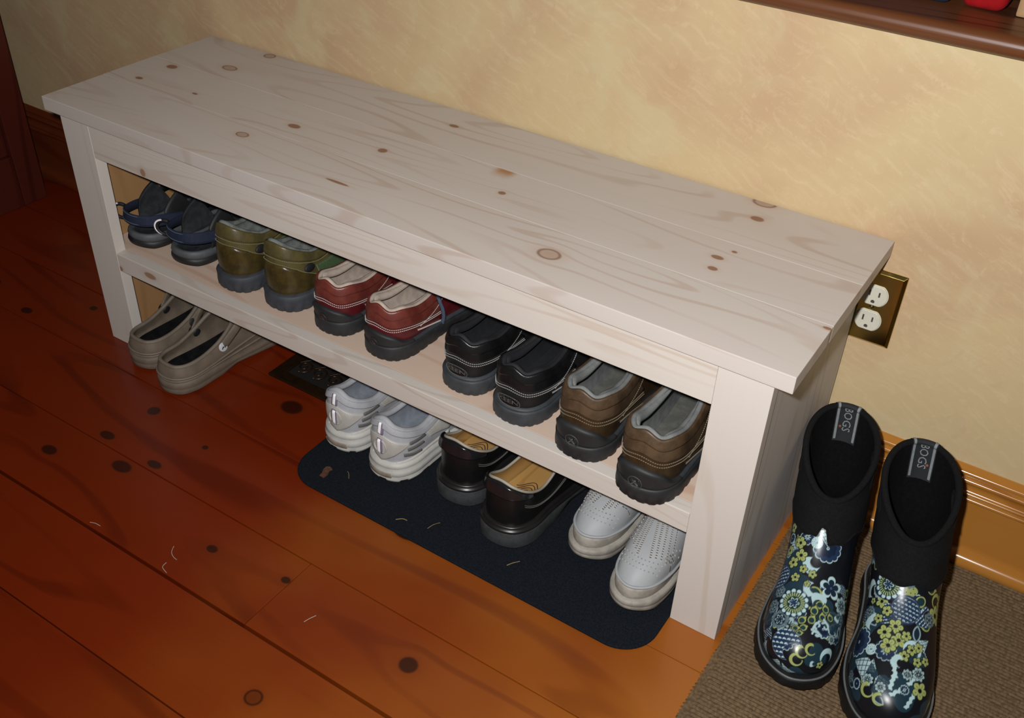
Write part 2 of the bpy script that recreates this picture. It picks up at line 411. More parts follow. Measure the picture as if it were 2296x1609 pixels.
class Shoe:
    """low shoe: bezier shell from the sole line up to the opening"""
    def __init__(s, name, label, cat, loc, rz, mir, L=.27, group=None, hs=.026, ws=.020, ts=.018, RZ=None, RY=None, RX=None,
                 bulge=.004, toe_h=.030, wmul=1.0, heel_in=0.0):
        s.root = thing(name, label, cat, loc, rz, group); s.mir = mir; s.L = L
        B = foot_outline(L, wmul); N = outn(B); y = B[:, 1]/L
        s.bz = np.interp(y, [0, .25, .45, .7, 1], [hs, hs*.96, ws, ts, ts+.010])
        P0 = B.copy(); P0[:, 2] = s.bz
        P0 = P0-N*.003
        ry = mirror9(RY if RY is not None else RY0)*L; rx = mirror9(RX if RX is not None else RX0, -1)*L*wmul; rz_ = mirror9(RZ if RZ is not None else RZ0)
        P1 = np.stack([rx, ry, rz_], 1)
        w = mirror9(WT)[:, None]
        C1 = P0+N*bulge+np.array([0, 0, 1.0])*(.33*(rz_-s.bz))[:, None]*(1-w)+np.array([0, 0, 1.0])*toe_h*w
        C2 = P1+(1-w)*(N*.007-np.array([0, 0, 1.0])*.018)
        d = (P0-P1); d[:, 2] = 0
        C2 = C2+w*(d*.42-np.array([0, 0, .004]))
        s.B, s.N = B, N
        s.S = Surf(np.stack([P0, C1, C2, P1]), True)
    def add(s, name, V, F, mat, smooth=True, parent=None, label=None):
        o = obj(name, V, F, mat, parent or s.root, smooth, s.mir)
        if label: o['label'] = label
        return o
    def addmb(s, name, mb, mat, smooth=False, parent=None, label=None):
        o = mb.build(name, mat, parent or s.root, smooth, s.mir)
        if label: o['label'] = label
        return o
    def upper(s, mat, vmax=1.0):
        t = np.linspace(0, 1, 96, endpoint=False); v = np.linspace(0, vmax, 26)
        V = s.S.ev(np.repeat(t[:, None], 26, 1), np.repeat(v[None], 96, 0))
        return s.add('upper', V.reshape(-1, 3), gridF(96, 26, True), mat)
    def lining(s, mat, th=.0045, vmin=.04):
        t = np.linspace(0, 1, 96, endpoint=False); v = np.linspace(vmin, .995, 22)
        V = s.S.off(np.repeat(t[:, None], 22, 1), np.repeat(v[None], 96, 0), -th)
        return s.add('lining', V.reshape(-1, 3), [f[::-1] for f in gridF(96, 22, True)], mat)
    def collar(s, mat, r=.0042, off=-.0022, name='collar', v=.995, t0=0, t1=1, parent=None, rf=None):
        closed = (t1-t0 == 1)
        t = np.linspace(t0, t1, 110, endpoint=not closed)
        P = s.S.off(t, np.full_like(t, v), off)
        V, F = tube(P, r if rf is None else rf(t), 10, closed)
        return s.add(name, V, F, mat, parent=parent)
    def insole(s, mat, dz=.004, inset=.007, name='insole'):
        t = np.linspace(0, 1, 80, endpoint=False); b = per(s.B-s.N*inset, t); z = per(s.bz, t)
        c = (t <= .5)
        V = [np.array([p[0], p[1], q+dz]) for p, q in zip(b, z)]
        F = []
        n = 80
        for i in range(n//2-1 if False else n//2):   # strips across the foot
            a, b2 = i, (i+1); c2, d2 = (n-i-1) % n, (n-i) % n
            F.append((a, b2, c2, d2) if i > 0 else (0, 1, n-1))
        F = [f for f in F if len(set(f)) == len(f)]
        return s.add(name, V, F, mat)
    def sole(s, mat, e=.004, tread=0, depth=.003, name='sole', toe_spring=.012, waist=.005, ztop=0.0, prof=None):
        n = 192; t = np.linspace(0, 1, n, endpoint=False)
        b = per(s.B, t); nn = per(s.N, t); nn /= np.linalg.norm(nn, axis=1)[:, None]; zt = per(s.bz, t)+ztop
        yy = b[:, 1]/s.L
        z0 = np.interp(yy, [0, .04, .3, .42, .55, .72, .88, 1], [.0015, 0, 0, waist, waist*.6, 0, .003, toe_spring])
        h = zt-z0
        sq = np.zeros(n)
        if tread: sq = np.where((t*tread) % 1.0 < .32, 1.0, 0.0)
        rows = [(-.006, 0, 0), (e-.0025, .02, 1), (e-.0005, .12, 1), (e, .34, 1), (e, .40, 0), (e*.9, .70, 0), (e, .93, 0), (e*.7, 1.0, 0), (-.004, 1.03, 0)]
        if prof: rows = prof
        V = []
        for d, hh, tr in rows:
            p = b+nn*(d-depth*sq*tr)[:, None]; p[:, 2] = z0+h*hh; V.append(p)
        V = np.stack(V, 1).reshape(-1, 3); k = len(rows)
        F = gridF(n, k, True)
        F = F+[tuple((n-1-i)*k for i in range(n)), tuple(i*k+k-1 for i in range(n))]
        return s.add(name, V, F, mat)
    def patch(s, name, t0, t1, lo, hi, off, mat, nt=48, nv=10, closed=False, parent=None, label=None):
        V, F = panel(s.S, t0, t1, lo, hi, off, nt, nv, closed)
        return s.add(name, V, F, mat, parent=parent, label=label)
    def stitch(s, curves, mat, name='stitching', **k):
        mb = MB()
        for t, v in curves:
            q = stitches(s.S, t, v, **k)
            if q.V: mb.add(np.concatenate(q.V), q.F)
        return s.addmb(name, mb, mat)
    def band(s, name, t0, t1, za, zb, off, mat, n=40, parent=None, label=None):
        t = np.linspace(t0, t1, n); b = per(s.B, t); nn = per(s.N, t); nn /= np.linalg.norm(nn, axis=1)[:, None]
        za, zb = fn(za)(t), fn(zb)(t); R_ = []
        for k, f in ((-.001, 0), (off*.8, 0.0), (off, .15), (off, .85), (off*.8, 1.0), (-.001, 1.0)):
            d = np.full(n, k); d[0] = d[-1] = -.001
            p = b+nn*d[:, None]; p[:, 2] = za+(zb-za)*f; R_.append(p)
        return s.add(name, np.stack(R_, 1).reshape(-1, 3), gridF(n, 6), mat, parent=parent, label=label)
    def tongue(s, mat, h=.02, wid=.024, y0=.60, y1=.46, z1=.10, name='tongue'):
        L = s.L; nu, nv = 12, 9; V = []
        zth = s.S.C[3, 8, 2]
        for i in range(nu):
            u = i/(nu-1); y = L*(y0+(y1-y0)*u)
            z = zth-.010+(z1-zth+.010)*u
            for j in range(nv):
                a = (j/(nv-1)-.5)*2
                V.append((a*wid*(.8+.2*u), y+.006*a*a, z-.010*a*a))
        top = np.array(V); bot = top-np.array([0, -.004, .005])
        F = gridF(nu, nv); n = nu*nv
        F2 = [tuple(i+n for i in f[::-1]) for f in F]
        ed = [j for j in range(nv)]+[i*nv+nv-1 for i in range(1, nu)]+[(nu-1)*nv+j for j in range(nv-2, -1, -1)]+[i*nv for i in range(nu-2, 0, -1)]
        F3 = [(ed[i], ed[(i+1) % len(ed)], ed[(i+1) % len(ed)]+n, ed[i]+n) for i in range(len(ed))]
        return s.add(name, np.concatenate([top, bot]), F+F2+F3, mat)
    def laces(s, mat, rows=((.345, .9), (.375, .9), (.405, .9)), r=.0016, name='laces', extra=()):
        mb = MB()
        for t, v in rows:
            a = s.S.off(np.array([t]), np.array([v]), .002)[0]; b = s.S.off(np.array([1-t]), np.array([v]), .002)[0]
            m_ = (a+b)/2+np.array([0, 0, .012])
            V, F = tube(crv([a, (a*.7+b*.3)+[0, 0, .008], m_, (a*.3+b*.7)+[0, 0, .008], b], 16), r, 6, flat=(1.6, .8)); mb.add(V, F)
        for P in extra:
            V, F = tube(crv(P, 30), r, 6, flat=(1.5, .8)); mb.add(V, F)
        return s.addmb(name, mb, mat, True)
# ================================================================== SETTING
# floor: dark subfloor slab with separate planks
X0, X1, Y0 = -1.25, 2.35, -1.35
floor = structure(box('floor', X0, X1, Y0, WALL+.02, -.05, -.020, m_gap, bev=0))
edges = [.349, .214, .078, -.0575, -.2035, -.335, -.4745, -.61, -.75, -.89, -1.03, -1.17, -1.35]
gapw = {3: .0012, 4: .0016, 5: .0050, 6: .0018}
joints = {1: [.02, 1.30], 2: [-.75, .95], 3: [-.45, 1.55], 4: [-.6, .662, 1.62], 5: [-.3, 1.75], 6: [-.6, 1.45], 7: [.05, 1.3], 8: [.6]}
for i in range(len(edges)-1):
    hi_, lo_ = edges[i], edges[i+1]
    g1 = gapw.get(i, .0018)/2; g0 = gapw.get(i+1, .0018)/2
    js = [X0]+joints.get(i, [.4])+[X1]
    for a, b in zip(js[:-1], js[1:]):
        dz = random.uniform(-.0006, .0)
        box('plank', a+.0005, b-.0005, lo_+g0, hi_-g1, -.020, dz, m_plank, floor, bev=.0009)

# back wall with the recess above the dark ledge
NX0, NX1, NZ0, NZ1 = .62, 2.0, .728, 1.25
mb = MB()
def quad_box(x0, x1, y0, y1, z0, z1):
    V = [(x, y, z) for x in (x0, x1) for y in (y0, y1) for z in (z0, z1)]
    F = [(0, 1, 3, 2), (4, 6, 7, 5), (0, 4, 5, 1), (2, 3, 7, 6), (1, 5, 7, 3), (0, 2, 6, 4)]
    return V, F
for a in ((X0, NX0, WALL, WALL+.10, -.02, 2.3), (NX1, X1, WALL, WALL+.10, -.02, 2.3), (NX0, NX1, WALL, WALL+.10, -.02, NZ0-.016), (NX0, NX1, WALL, WALL+.10, NZ1, 2.3)):
    mb.add(*quad_box(*a))
wall = structure(mb.build('wall_back', m_wall, None, False))
mb = MB()
for a in ((NX0-.02, NX1+.02, WALL+.30, WALL+.32, NZ0-.02, NZ1+.02), (NX0-.02, NX0, WALL+.10, WALL+.30, NZ0-.02, NZ1), (NX1, NX1+.02, WALL+.10, WALL+.30, NZ0-.02, NZ1), (NX0-.02, NX1+.02, WALL+.10, WALL+.30, NZ1, NZ1+.02)):
    mb.add(*quad_box(*a))
structure(mb.build('trim_2', m_niche, None, False))
wl = structure(box('wall_left', X0-.05, X0+.0, Y0, WALL+.02, -.02, 2.3, m_wall, bev=0))

def extrude_x(name, prof, x0, x1, mat, parent=None, seg=2):
    """profile of (y, z) pairs swept along x, capped"""
    P = np.array(prof, float); n = len(P); V = []
    for x in np.linspace(x0, x1, seg): V += [(x, p[0], p[1]) for p in P]
    F = [tuple(reversed(f)) for f in gridF(seg, n, False, True)]
    F += [tuple(range(n))[::-1][::-1], tuple(range((seg-1)*n, seg*n))[::-1]]
    o = obj(name, V, F, mat, parent, False)
    bm = bmesh.new(); bm.from_mesh(o.data); bmesh.ops.recalc_face_normals(bm, faces=bm.faces); bm.to_mesh(o.data); bm.free()
    for p in o.data.polygons: p.use_smooth = len(p.vertices) == 4
    try: o.data.set_sharp_from_angle(angle=math.radians(40))
    except Exception: pass
    return o
def arc(cy, cz, r, a0, a1, n=7): return [(cy+r*math.cos(math.radians(a)), cz+r*math.sin(math.radians(a))) for a in np.linspace(a0, a1, n)]
W_ = WALL
# baseboard: flat board, moulded cap with beads, quarter-round shoe
bb = structure(extrude_x('baseboard_back', [(W_, .004), (W_-.012, .004), (W_-.012, .112), (W_, .112)], .60, X1, m_base))
bl = structure(extrude_x('baseboard_left', [(W_, .004), (W_-.012, .004), (W_-.012, .112), (W_, .112)], X0+.001, .5995, m_basel))  # same baseboard, split off to carry the painted flash falloff
cap = [(W_, .108), (W_-.012, .108)]+arc(W_-.0125, .1115, .0035, 270, 90, 7)+[(W_-.0105, .1165)]+arc(W_-.0115, .1195, .0030, 250, 95, 6)+[(W_-.0100, .1245), (W_-.0085, .131), (W_-.0105, .1355)] \
    + arc(W_-.0100, .1400, .0040, 255, 90, 7)+[(W_-.0075, .1455)]+arc(W_-.0065, .1500, .0045, 240, 95, 6)+[(W_-.004, .1585), (W_, .1600)]
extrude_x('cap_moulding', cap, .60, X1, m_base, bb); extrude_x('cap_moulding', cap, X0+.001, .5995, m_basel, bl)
shoe_ = [(W_, .001), (W_-.028, .001)]+arc(W_-.0125, .0075, .0165, 190, 95, 9)+[(W_-.011, .0245), (W_, .0245)]
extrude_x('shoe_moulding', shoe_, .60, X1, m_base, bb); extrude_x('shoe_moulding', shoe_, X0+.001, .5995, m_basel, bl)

# dark stained ledge below the recess
nose = [(W_+.31, .716), (W_-.026, .716)]+arc(W_-.028, .728, .012, 270, 90, 10)+[(W_+.31, .740)]
structure(extrude_x('trim_1', nose, NX0+.002, NX1-.002, m_ledge))

# things on the ledge
def rounded_block(name, x0, x1, y0, y1, z0, z1, mat, bev, parent=None, wob=.0):
    bm = bmesh.new(); bmesh.ops.create_cube(bm, size=1)
    for v in bm.verts: v.co = Vector(((x0+x1)/2+v.co.x*(x1-x0), (y0+y1)/2+v.co.y*(y1-y0), (z0+z1)/2+v.co.z*(z1-z0)))
    bmesh.ops.bevel(bm, geom=list(bm.edges), offset=bev, segments=5, affect='EDGES', profile=.5)
    if wob:
        for v in bm.verts: v.co += Vector((math.sin(v.co.z*90+v.co.y*60), math.cos(v.co.x*110), 0))*wob
    me = bpy.data.meshes.new(name); bm.to_mesh(me); bm.free(); me.materials.append(mat)
    me.polygons.foreach_set('use_smooth', [True]*len(me.polygons))
    return link(name, me, parent)
m_red = pbr('red_fabric', (.30, .003, .006), .9, .2, 60, .5, 500, .2, sheen=.0)
m_navy = pbr('navy_fabric', (.018, .028, .055), .9, .4, 50, .4, 300, .2)
m_tan = pbr('tan_board', (.36, .22, .11), .7, .15, 30, .1, 200, .2)
t = thing('fabric_pouch', 'red fuzzy fabric pouch standing on dark ledge at top right', 'pouch', (1.222, .40, .7403))
rounded_block('body', -.0245, .0245, -.018, .06, .0, .13, m_red, .012, t, .0006)
t = thing('folded_cloth', 'dark navy folded cloth lying on dark ledge left of red pouch', 'cloth', (1.125, .398, .7403))
for k in range(3): rounded_block('fold', -.085, .063-.002*k, -.022, .07, .0005+.034*k, .034+.034*k, m_navy, .010, t, .0008)
t = thing('storage_box', 'plain tan box on dark ledge right of red pouch', 'box', (1.32, .405, .7403))
box('body', -.062, .09, -.018, .12, 0, .14, m_tan, t, .003)
box('lid', -.064, .092, -.020, .122, .14, .16, m_tan, t, .003)

# dark cabinet at the far left
cabx = -.547
t = thing('cabinet', 'dark brown wooden cabinet with recessed panel at the left edge', 'cabinet', (0, 0, 0))
ye, yd = .270, -.42
box('carcass', -.93, cabx-.022, yd+.004, ye-.002, .0, 1.28, m_cab, t, .002)
for a, b in ((ye-.055, ye), (yd, yd+.055), (-.105, -.050)): box('stile', cabx-.021, cabx, a, b, .0, 1.28, m_cab, t, .0015)
for (a, b) in ((-.050+.0008, ye-.0558), (yd+.0558, -.1058)):
    for z0_, z1_ in ((.0, .116), (.72, .79), (1.22, 1.28)): box('rail', cabx-.021, cabx-.0005, a, b, z0_, z1_, m_cab, t, .0022)
    for z0_, z1_ in ((.116, .72), (.79, 1.22)): box('panel', cabx-.0218, cabx-.012, a, b, z0_, z1_, m_cab, t, .001)
box('top', -.95, cabx+.015, yd-.012, ye+.012, 1.281, 1.305, m_cab, t, .004)

# ================================================================== BENCH
bench = thing('shoe_bench', 'white-washed pine shoe bench with one open shelf against the ochre wall', 'bench', (0, 0, 0))
yb = [-OY, .108, .214, BD]
for k in range(3):
    box('top_board', -OX, BW+OX, yb[k]+(.00015 if k else 0), yb[k+1]-(.00015 if k < 2 else 0), BH, BH+BT, m_top, bench, bev=.0011 if k in (0, 2) else .0002)
TH = .0195
box('leg', 0, LW, 0, TH, 0, BH, m_leg, bench, .0008)
box('leg', BW-LW, BW, 0, TH, 0, BH, m_leg, bench, .0008)
box('apron', LW+.0002, BW-LW-.0002, .0002, TH, ZA, BH, m_rail, bench, .0008)
box('shelf_rail', LW+.0002, BW-LW-.0002, .0002, TH, ZR0, ZR1, m_rail, bench, .0012)
box('shelf', .0215, BW-.0215, TH+.0002, BD-.004, ZR1-.019, ZR1-.0004, m_shelf, bench, .0006)
def side(x0, x1):
    # end panel, notched at the back to clear the baseboard
    pr = [(TH+.0006, 0), (.3185, 0), (.3185, .166), (.3385, .166), (.3385, BH), (TH+.0006, BH)]
    V = [(x, y, z) for x in (x0, x1) for y, z in pr]; n = len(pr)
    F = [tuple(range(n))[::-1], tuple(range(n, 2*n))]+[(i, (i+1) % n, n+(i+1) % n, n+i) for i in range(n)]
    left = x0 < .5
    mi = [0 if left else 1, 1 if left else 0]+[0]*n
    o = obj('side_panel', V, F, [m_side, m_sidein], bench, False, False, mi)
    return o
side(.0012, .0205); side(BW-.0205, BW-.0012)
box('back_cleat', .022, BW-.022, BD-.022, BD-.004, ZA+.005, BH-.0005, m_rail, bench, .0008)

# ================================================================== OUTLET
m_brass = pbr('polished_brass', (.55, .40, .12), .16, .15, 25, metal=1.0)
m_ivory = pbr('ivory_plastic', (.62, .60, .50), .35, .06)
m_slot = pbr('slot_dark', (.06, .055, .045), .7)
ou = thing('wall_outlet', 'brass duplex outlet plate on the wall beside the bench', 'outlet', (1.2045, WALL, .351))
w2, h2 = .035, .0565
bm = bmesh.new()
V = [(-w2, 0, -h2), (w2, 0, -h2), (w2, 0, h2), (-w2, 0, h2), (-w2, -.0015, -h2), (w2, -.0015, -h2), (w2, -.0015, h2), (-w2, -.0015, h2)]
i2, j2 = w2-.0045, h2-.0045
V += [(-i2, -.0052, -j2), (i2, -.0052, -j2), (i2, -.0052, j2), (-i2, -.0052, j2)]
F = []
for k in range(2): F += [(k*4+a, k*4+(a+1) % 4, k*4+4+(a+1) % 4, k*4+4+a) for a in range(4)]
F += [(8, 9, 10, 11), (3, 2, 1, 0)]
pl = obj('cover_plate', V, F, m_brass, ou, False)
bv = pl.modifiers.new('bevel', 'BEVEL'); bv.width = .0007; bv.segments = 2
for zc in (.0195, -.0195):
    a = np.linspace(0, 2*PI, 48, endpoint=False); r = .0172
    ring = [(r*math.cos(q), max(-.0145, min(.0145, r*math.sin(q)))) for q in a]
    V = []
    for k, y in ((1.06, -.0048), (1.06, -.0056), (1.0, -.0058), (1.0, -.0076), (.95, -.0082)): V += [(p[0]*k, y, zc+p[1]*k) for p in ring]
    n = 48; F = [(k*n+i, k*n+(i+1) % n, (k+1)*n+(i+1) % n, (k+1)*n+i) for k in range(4) for i in range(n)]+[tuple(range(4*n, 5*n))]
    rec = obj('receptacle', V, F, m_ivory, ou, False)
    for xs, hh in ((-.0063, .0042), (.0063, .0036)): box('slot', xs-.0011, xs+.0011, -.0085, -.0075, zc+.0035-hh, zc+.0035+hh, m_slot, rec, 0)
    V = [(.0026*math.cos(q), -.0085, zc-.0088+(max(-.0018, .0026*math.sin(q)))) for q in np.linspace(0, 2*PI, 20, endpoint=False)]
    V = V+[(v[0], -.0075, v[2]) for v in V]
    obj('ground_hole', V, [tuple(range(20))]+[(i, (i+1) % 20, 20+(i+1) % 20, 20+i) for i in range(20)], m_slot, rec, False)
V, F = disc((0, -.0052, 0), (0, -1, 0), .0034, .0012); sc_ = obj('screw', V, F, m_brass, ou)
box('screw_slot', -.003, .003, -.0068, -.0062, -.0004, .0004, m_slot, sc_, 0)

# ================================================================== FLOOR MAT, RUG, REGISTER
m_mat = pbr('navy_felt', (.0062, .0080, .0115), .95, .65, 420, .9, 900, .08, col2=(.011, .0135, .018))
def mat_mesh():
    x0, x1, y0, y1, r = .503, 1.1205, -.088, .262, .05
    pts = []
    for cx, cy, a0 in ((x1-r, y0+r, -90), (x1-r, y1-r, 0), (x0+r, y1-r, 90), (x0+r, y0+r, 180)):
        for a in np.linspace(a0, a0+90, 12): pts.append((cx+r*math.cos(math.radians(a)), cy+r*math.sin(math.radians(a))))
    P = np.array(pts)
    P[:, 1] += .008*np.sin((P[:, 0]-x0)/(x1-x0)*PI)*-1*(P[:, 1] < .1)
    n = len(P); c = P.mean(0); V = []
    for k, z in ((1, .0003), (1.002, .0020), (1.0, .0036), (.993, .0042)): V += [(*(c+(p-c)*k), z) for p in P]
    F = [(k*n+i, k*n+(i+1) % n, (k+1)*n+(i+1) % n, (k+1)*n+i) for k in range(3) for i in range(n)]+[tuple(range(3*n, 4*n)), tuple(range(n))[::-1]]
    return V, F
V, F = mat_mesh()
mt = thing('boot_mat', 'thin navy felt mat with rounded corners on floor under the bench', 'mat', (0, 0, 0))
obj('felt', V, F, m_mat, mt, False)

m, nt, b = newmat('sisal_ribs')
v, x, y, z = pos_(nt, 'World')
nz = noise_(nt, comb_(nt, math_(nt, 'MULTIPLY', x, 240.), math_(nt, 'MULTIPLY', y, 175.4), 0.), 1.0, 2, .5)
nb = noise_(nt, v, 7, 3)
cc = mix_(nt, ramp_(nt, nz, .3, .7), (.185, .125, .07), (.095, .062, .034))
cc = mix_(nt, ramp_(nt, nb, .35, .65, 0, .35), cc, (.10, .066, .036))
inp(nt, b.inputs['Base Color'], cc); b.inputs['Roughness'].default_value = .95; b.inputs['Specular IOR Level'].default_value = .1
bump_(nt, b, nz, .8, .002)
m_rug = m
rug = thing('sisal_rug', 'ribbed tan sisal rug on floor under the floral boots', 'rug', (0, 0, 0))
PITCH = .0057
ys = np.arange(-.42, .318, PITCH/6); xs = np.linspace(1.1965, 1.95, 60)
H = .0045+.0021*np.abs(np.sin(PI*ys/PITCH))**.8
V = []
for xi, X in enumerate(xs):
    jit = .0007*np.sin(X*37+ys*3)
    for yy, hh in zip(ys, H):
        edge = 0.0 if xi else .0022*math.sin(yy*PI/PITCH)**2+.001*math.sin(yy*900)
        V.append((X-edge, yy+.0006*math.sin(X*9), .0004 if xi == 0 else hh+.0003*math.sin(X*900+yy*700)))
F = [f[::-1] for f in gridF(len(xs), len(ys))]
o = obj('ribs', V, [f[::-1] for f in F], m_rug, rug, True); o['kind'] = 'stuff'
box('backing', 1.1975, 1.95, -.42, .318, .0002, .0042, m_rug, rug, 0)

m_bronze = pbr('bronzed_metal', (.045, .022, .010), .32, .3, 60, metal=.6, spec=.6)
m_pit = pbr('duct_dark', (.004, .003, .002), .8)
rg = thing('floor_register', 'dark bronze scrollwork floor register under the bench shelf', 'register', (.308, .078, 0))
RW, RD, fr = .174, .150, .022
for a in ((0, RW, 0, fr), (0, RW, RD-fr, RD), (0, fr, fr, RD-fr), (RW-fr, RW, fr, RD-fr)):
    box('frame_bar', a[0], a[1], a[2], a[3], .0002, .0055, m_bronze, rg, .0015)
box('duct_plate', fr, RW-fr, fr, RD-fr, .0002, .0008, m_pit, rg, 0)
mb = MB()
def scroll(cx, cy, R, a0, turns, sgn):
    n = 40; q = np.linspace(0, 1, n); r = R*(1-.8*q); a = a0+sgn*turns*2*PI*q
    return np.stack([cx+r*np.cos(a), cy+r*np.sin(a), np.full(n, .0034)], 1)
for i in range(4):
    cx = fr+.016+i*.0335; 
    for sg, cy in ((1, .052), (-1, .098)):
        V, F = tube(scroll(cx, cy, .0165, -PI/2*sg, 1.4, sg), .0017, 6); mb.add(V, F)
    V, F = tube(crv([(cx-.016, .056, .0034), (cx-.004, .072, .0034), (cx+.006, .079, .0034), (cx+.018, .094, .0034)], 18), .0015, 6); mb.add(V, F)
mb.build('scroll_grille', m_bronze, rg, True)
# ================================================================== FOOTWEAR MATERIALS
leather = lambda n, c, r=.42, c2=None, coat=.0: pbr(n, c, r, .35, 55, .25, 420, .5, coat=coat, col2=c2)
m_olive = leather('olive_leather', (.098, .078, .028), .40, (.070, .056, .021))
m_olive2 = leather('dark_olive_leather', (.066, .046, .012), .32, (.038, .028, .010))
m_olivemesh = pbr('green_mesh', (.065, .115, .045), .8, .35, 500, .6, 900)
m_olivesole = pbr('slate_rubber', (.042, .047, .058), .65, .3, 60, .2, 300)
m_greylin = pbr('grey_green_lining', (.21, .23, .215), .85, .5, 45, .4, 300, .2)
m_burg = leather('burgundy_leather', (.105, .010, .013), .36, (.075, .008, .010))
m_burg2 = leather('red_brown_leather', (.150, .034, .024), .36, (.115, .022, .017))
m_cream = pbr('cream_lining', (.50, .41, .34), .8, .2, 60, .3, 400, .2)
m_slatefoot = pbr('slate_footbed', (.045, .060, .075), .8, .2, 60)
m_rub = pbr('charcoal_rubber', (.020, .021, .023), .6, .3, 50, .2, 300)
m_rub2 = pbr('grey_rubber', (.040, .046, .052), .6, .3, 50, .2, 300)
m_white = pbr('white_thread', (.62, .58, .52), .8, .05)
m_silver = pbr('grey_thread', (.36, .36, .35), .7, .05)
m_olth = pbr('olive_thread', (.27, .25, .13), .8, .05)
m_blk = leather('black_leather', (.0095, .0095, .010), .30, (.0065, .0065, .007))
m_blknub = leather('black_nubuck', (.0085, .008, .008), .6)
m_blklin = pbr('black_lining', (.012, .013, .016), .8, .3, 60, .3, 300)
m_brn = leather('brown_leather', (.090, .055, .030), .45, (.058, .035, .018))
m_brnd = leather('dark_brown_leather', (.045, .027, .012), .36, (.030, .018, .008))
m_grlin = pbr('grey_lining', (.20, .21, .205), .85, .25, 60, .4, 400, .2)
m_grfoot = pbr('grey_footbed', (.13, .13, .115), .9, .3, 60, .4, 400, .2)
m_brth = pbr('tan_thread', (.22, .17, .11), .8, .05)
m_lace = pbr('slate_lace', (.060, .085, .13), .8, .3, 300, .5, 900)
m_blklace = pbr('black_lace', (.012, .012, .013), .7, .2, 300)

def arc_t(a, b, n=80): return np.linspace(a, b, n)
def heel_wave(h0, h1, w=.085, k=.022):
    """height profile: tall over the heel, dropping at |t| = w"""
    def f(t):
        q = np.abs(((np.asarray(t)+.5) % 1)-.5)
        return h1+(h0-h1)/(1+np.exp((q-w)/k))
    return f
def smooth_arch(mid, end, w):
    def f(t):
        q = np.abs(((np.asarray(t)+.5) % 1)-.5)/w
        return end+(mid-end)*np.clip(1-q*q, 0, 1)
    return f
ZS = ZR1+.0006      # shelf top
ZM = .0046          # mat top

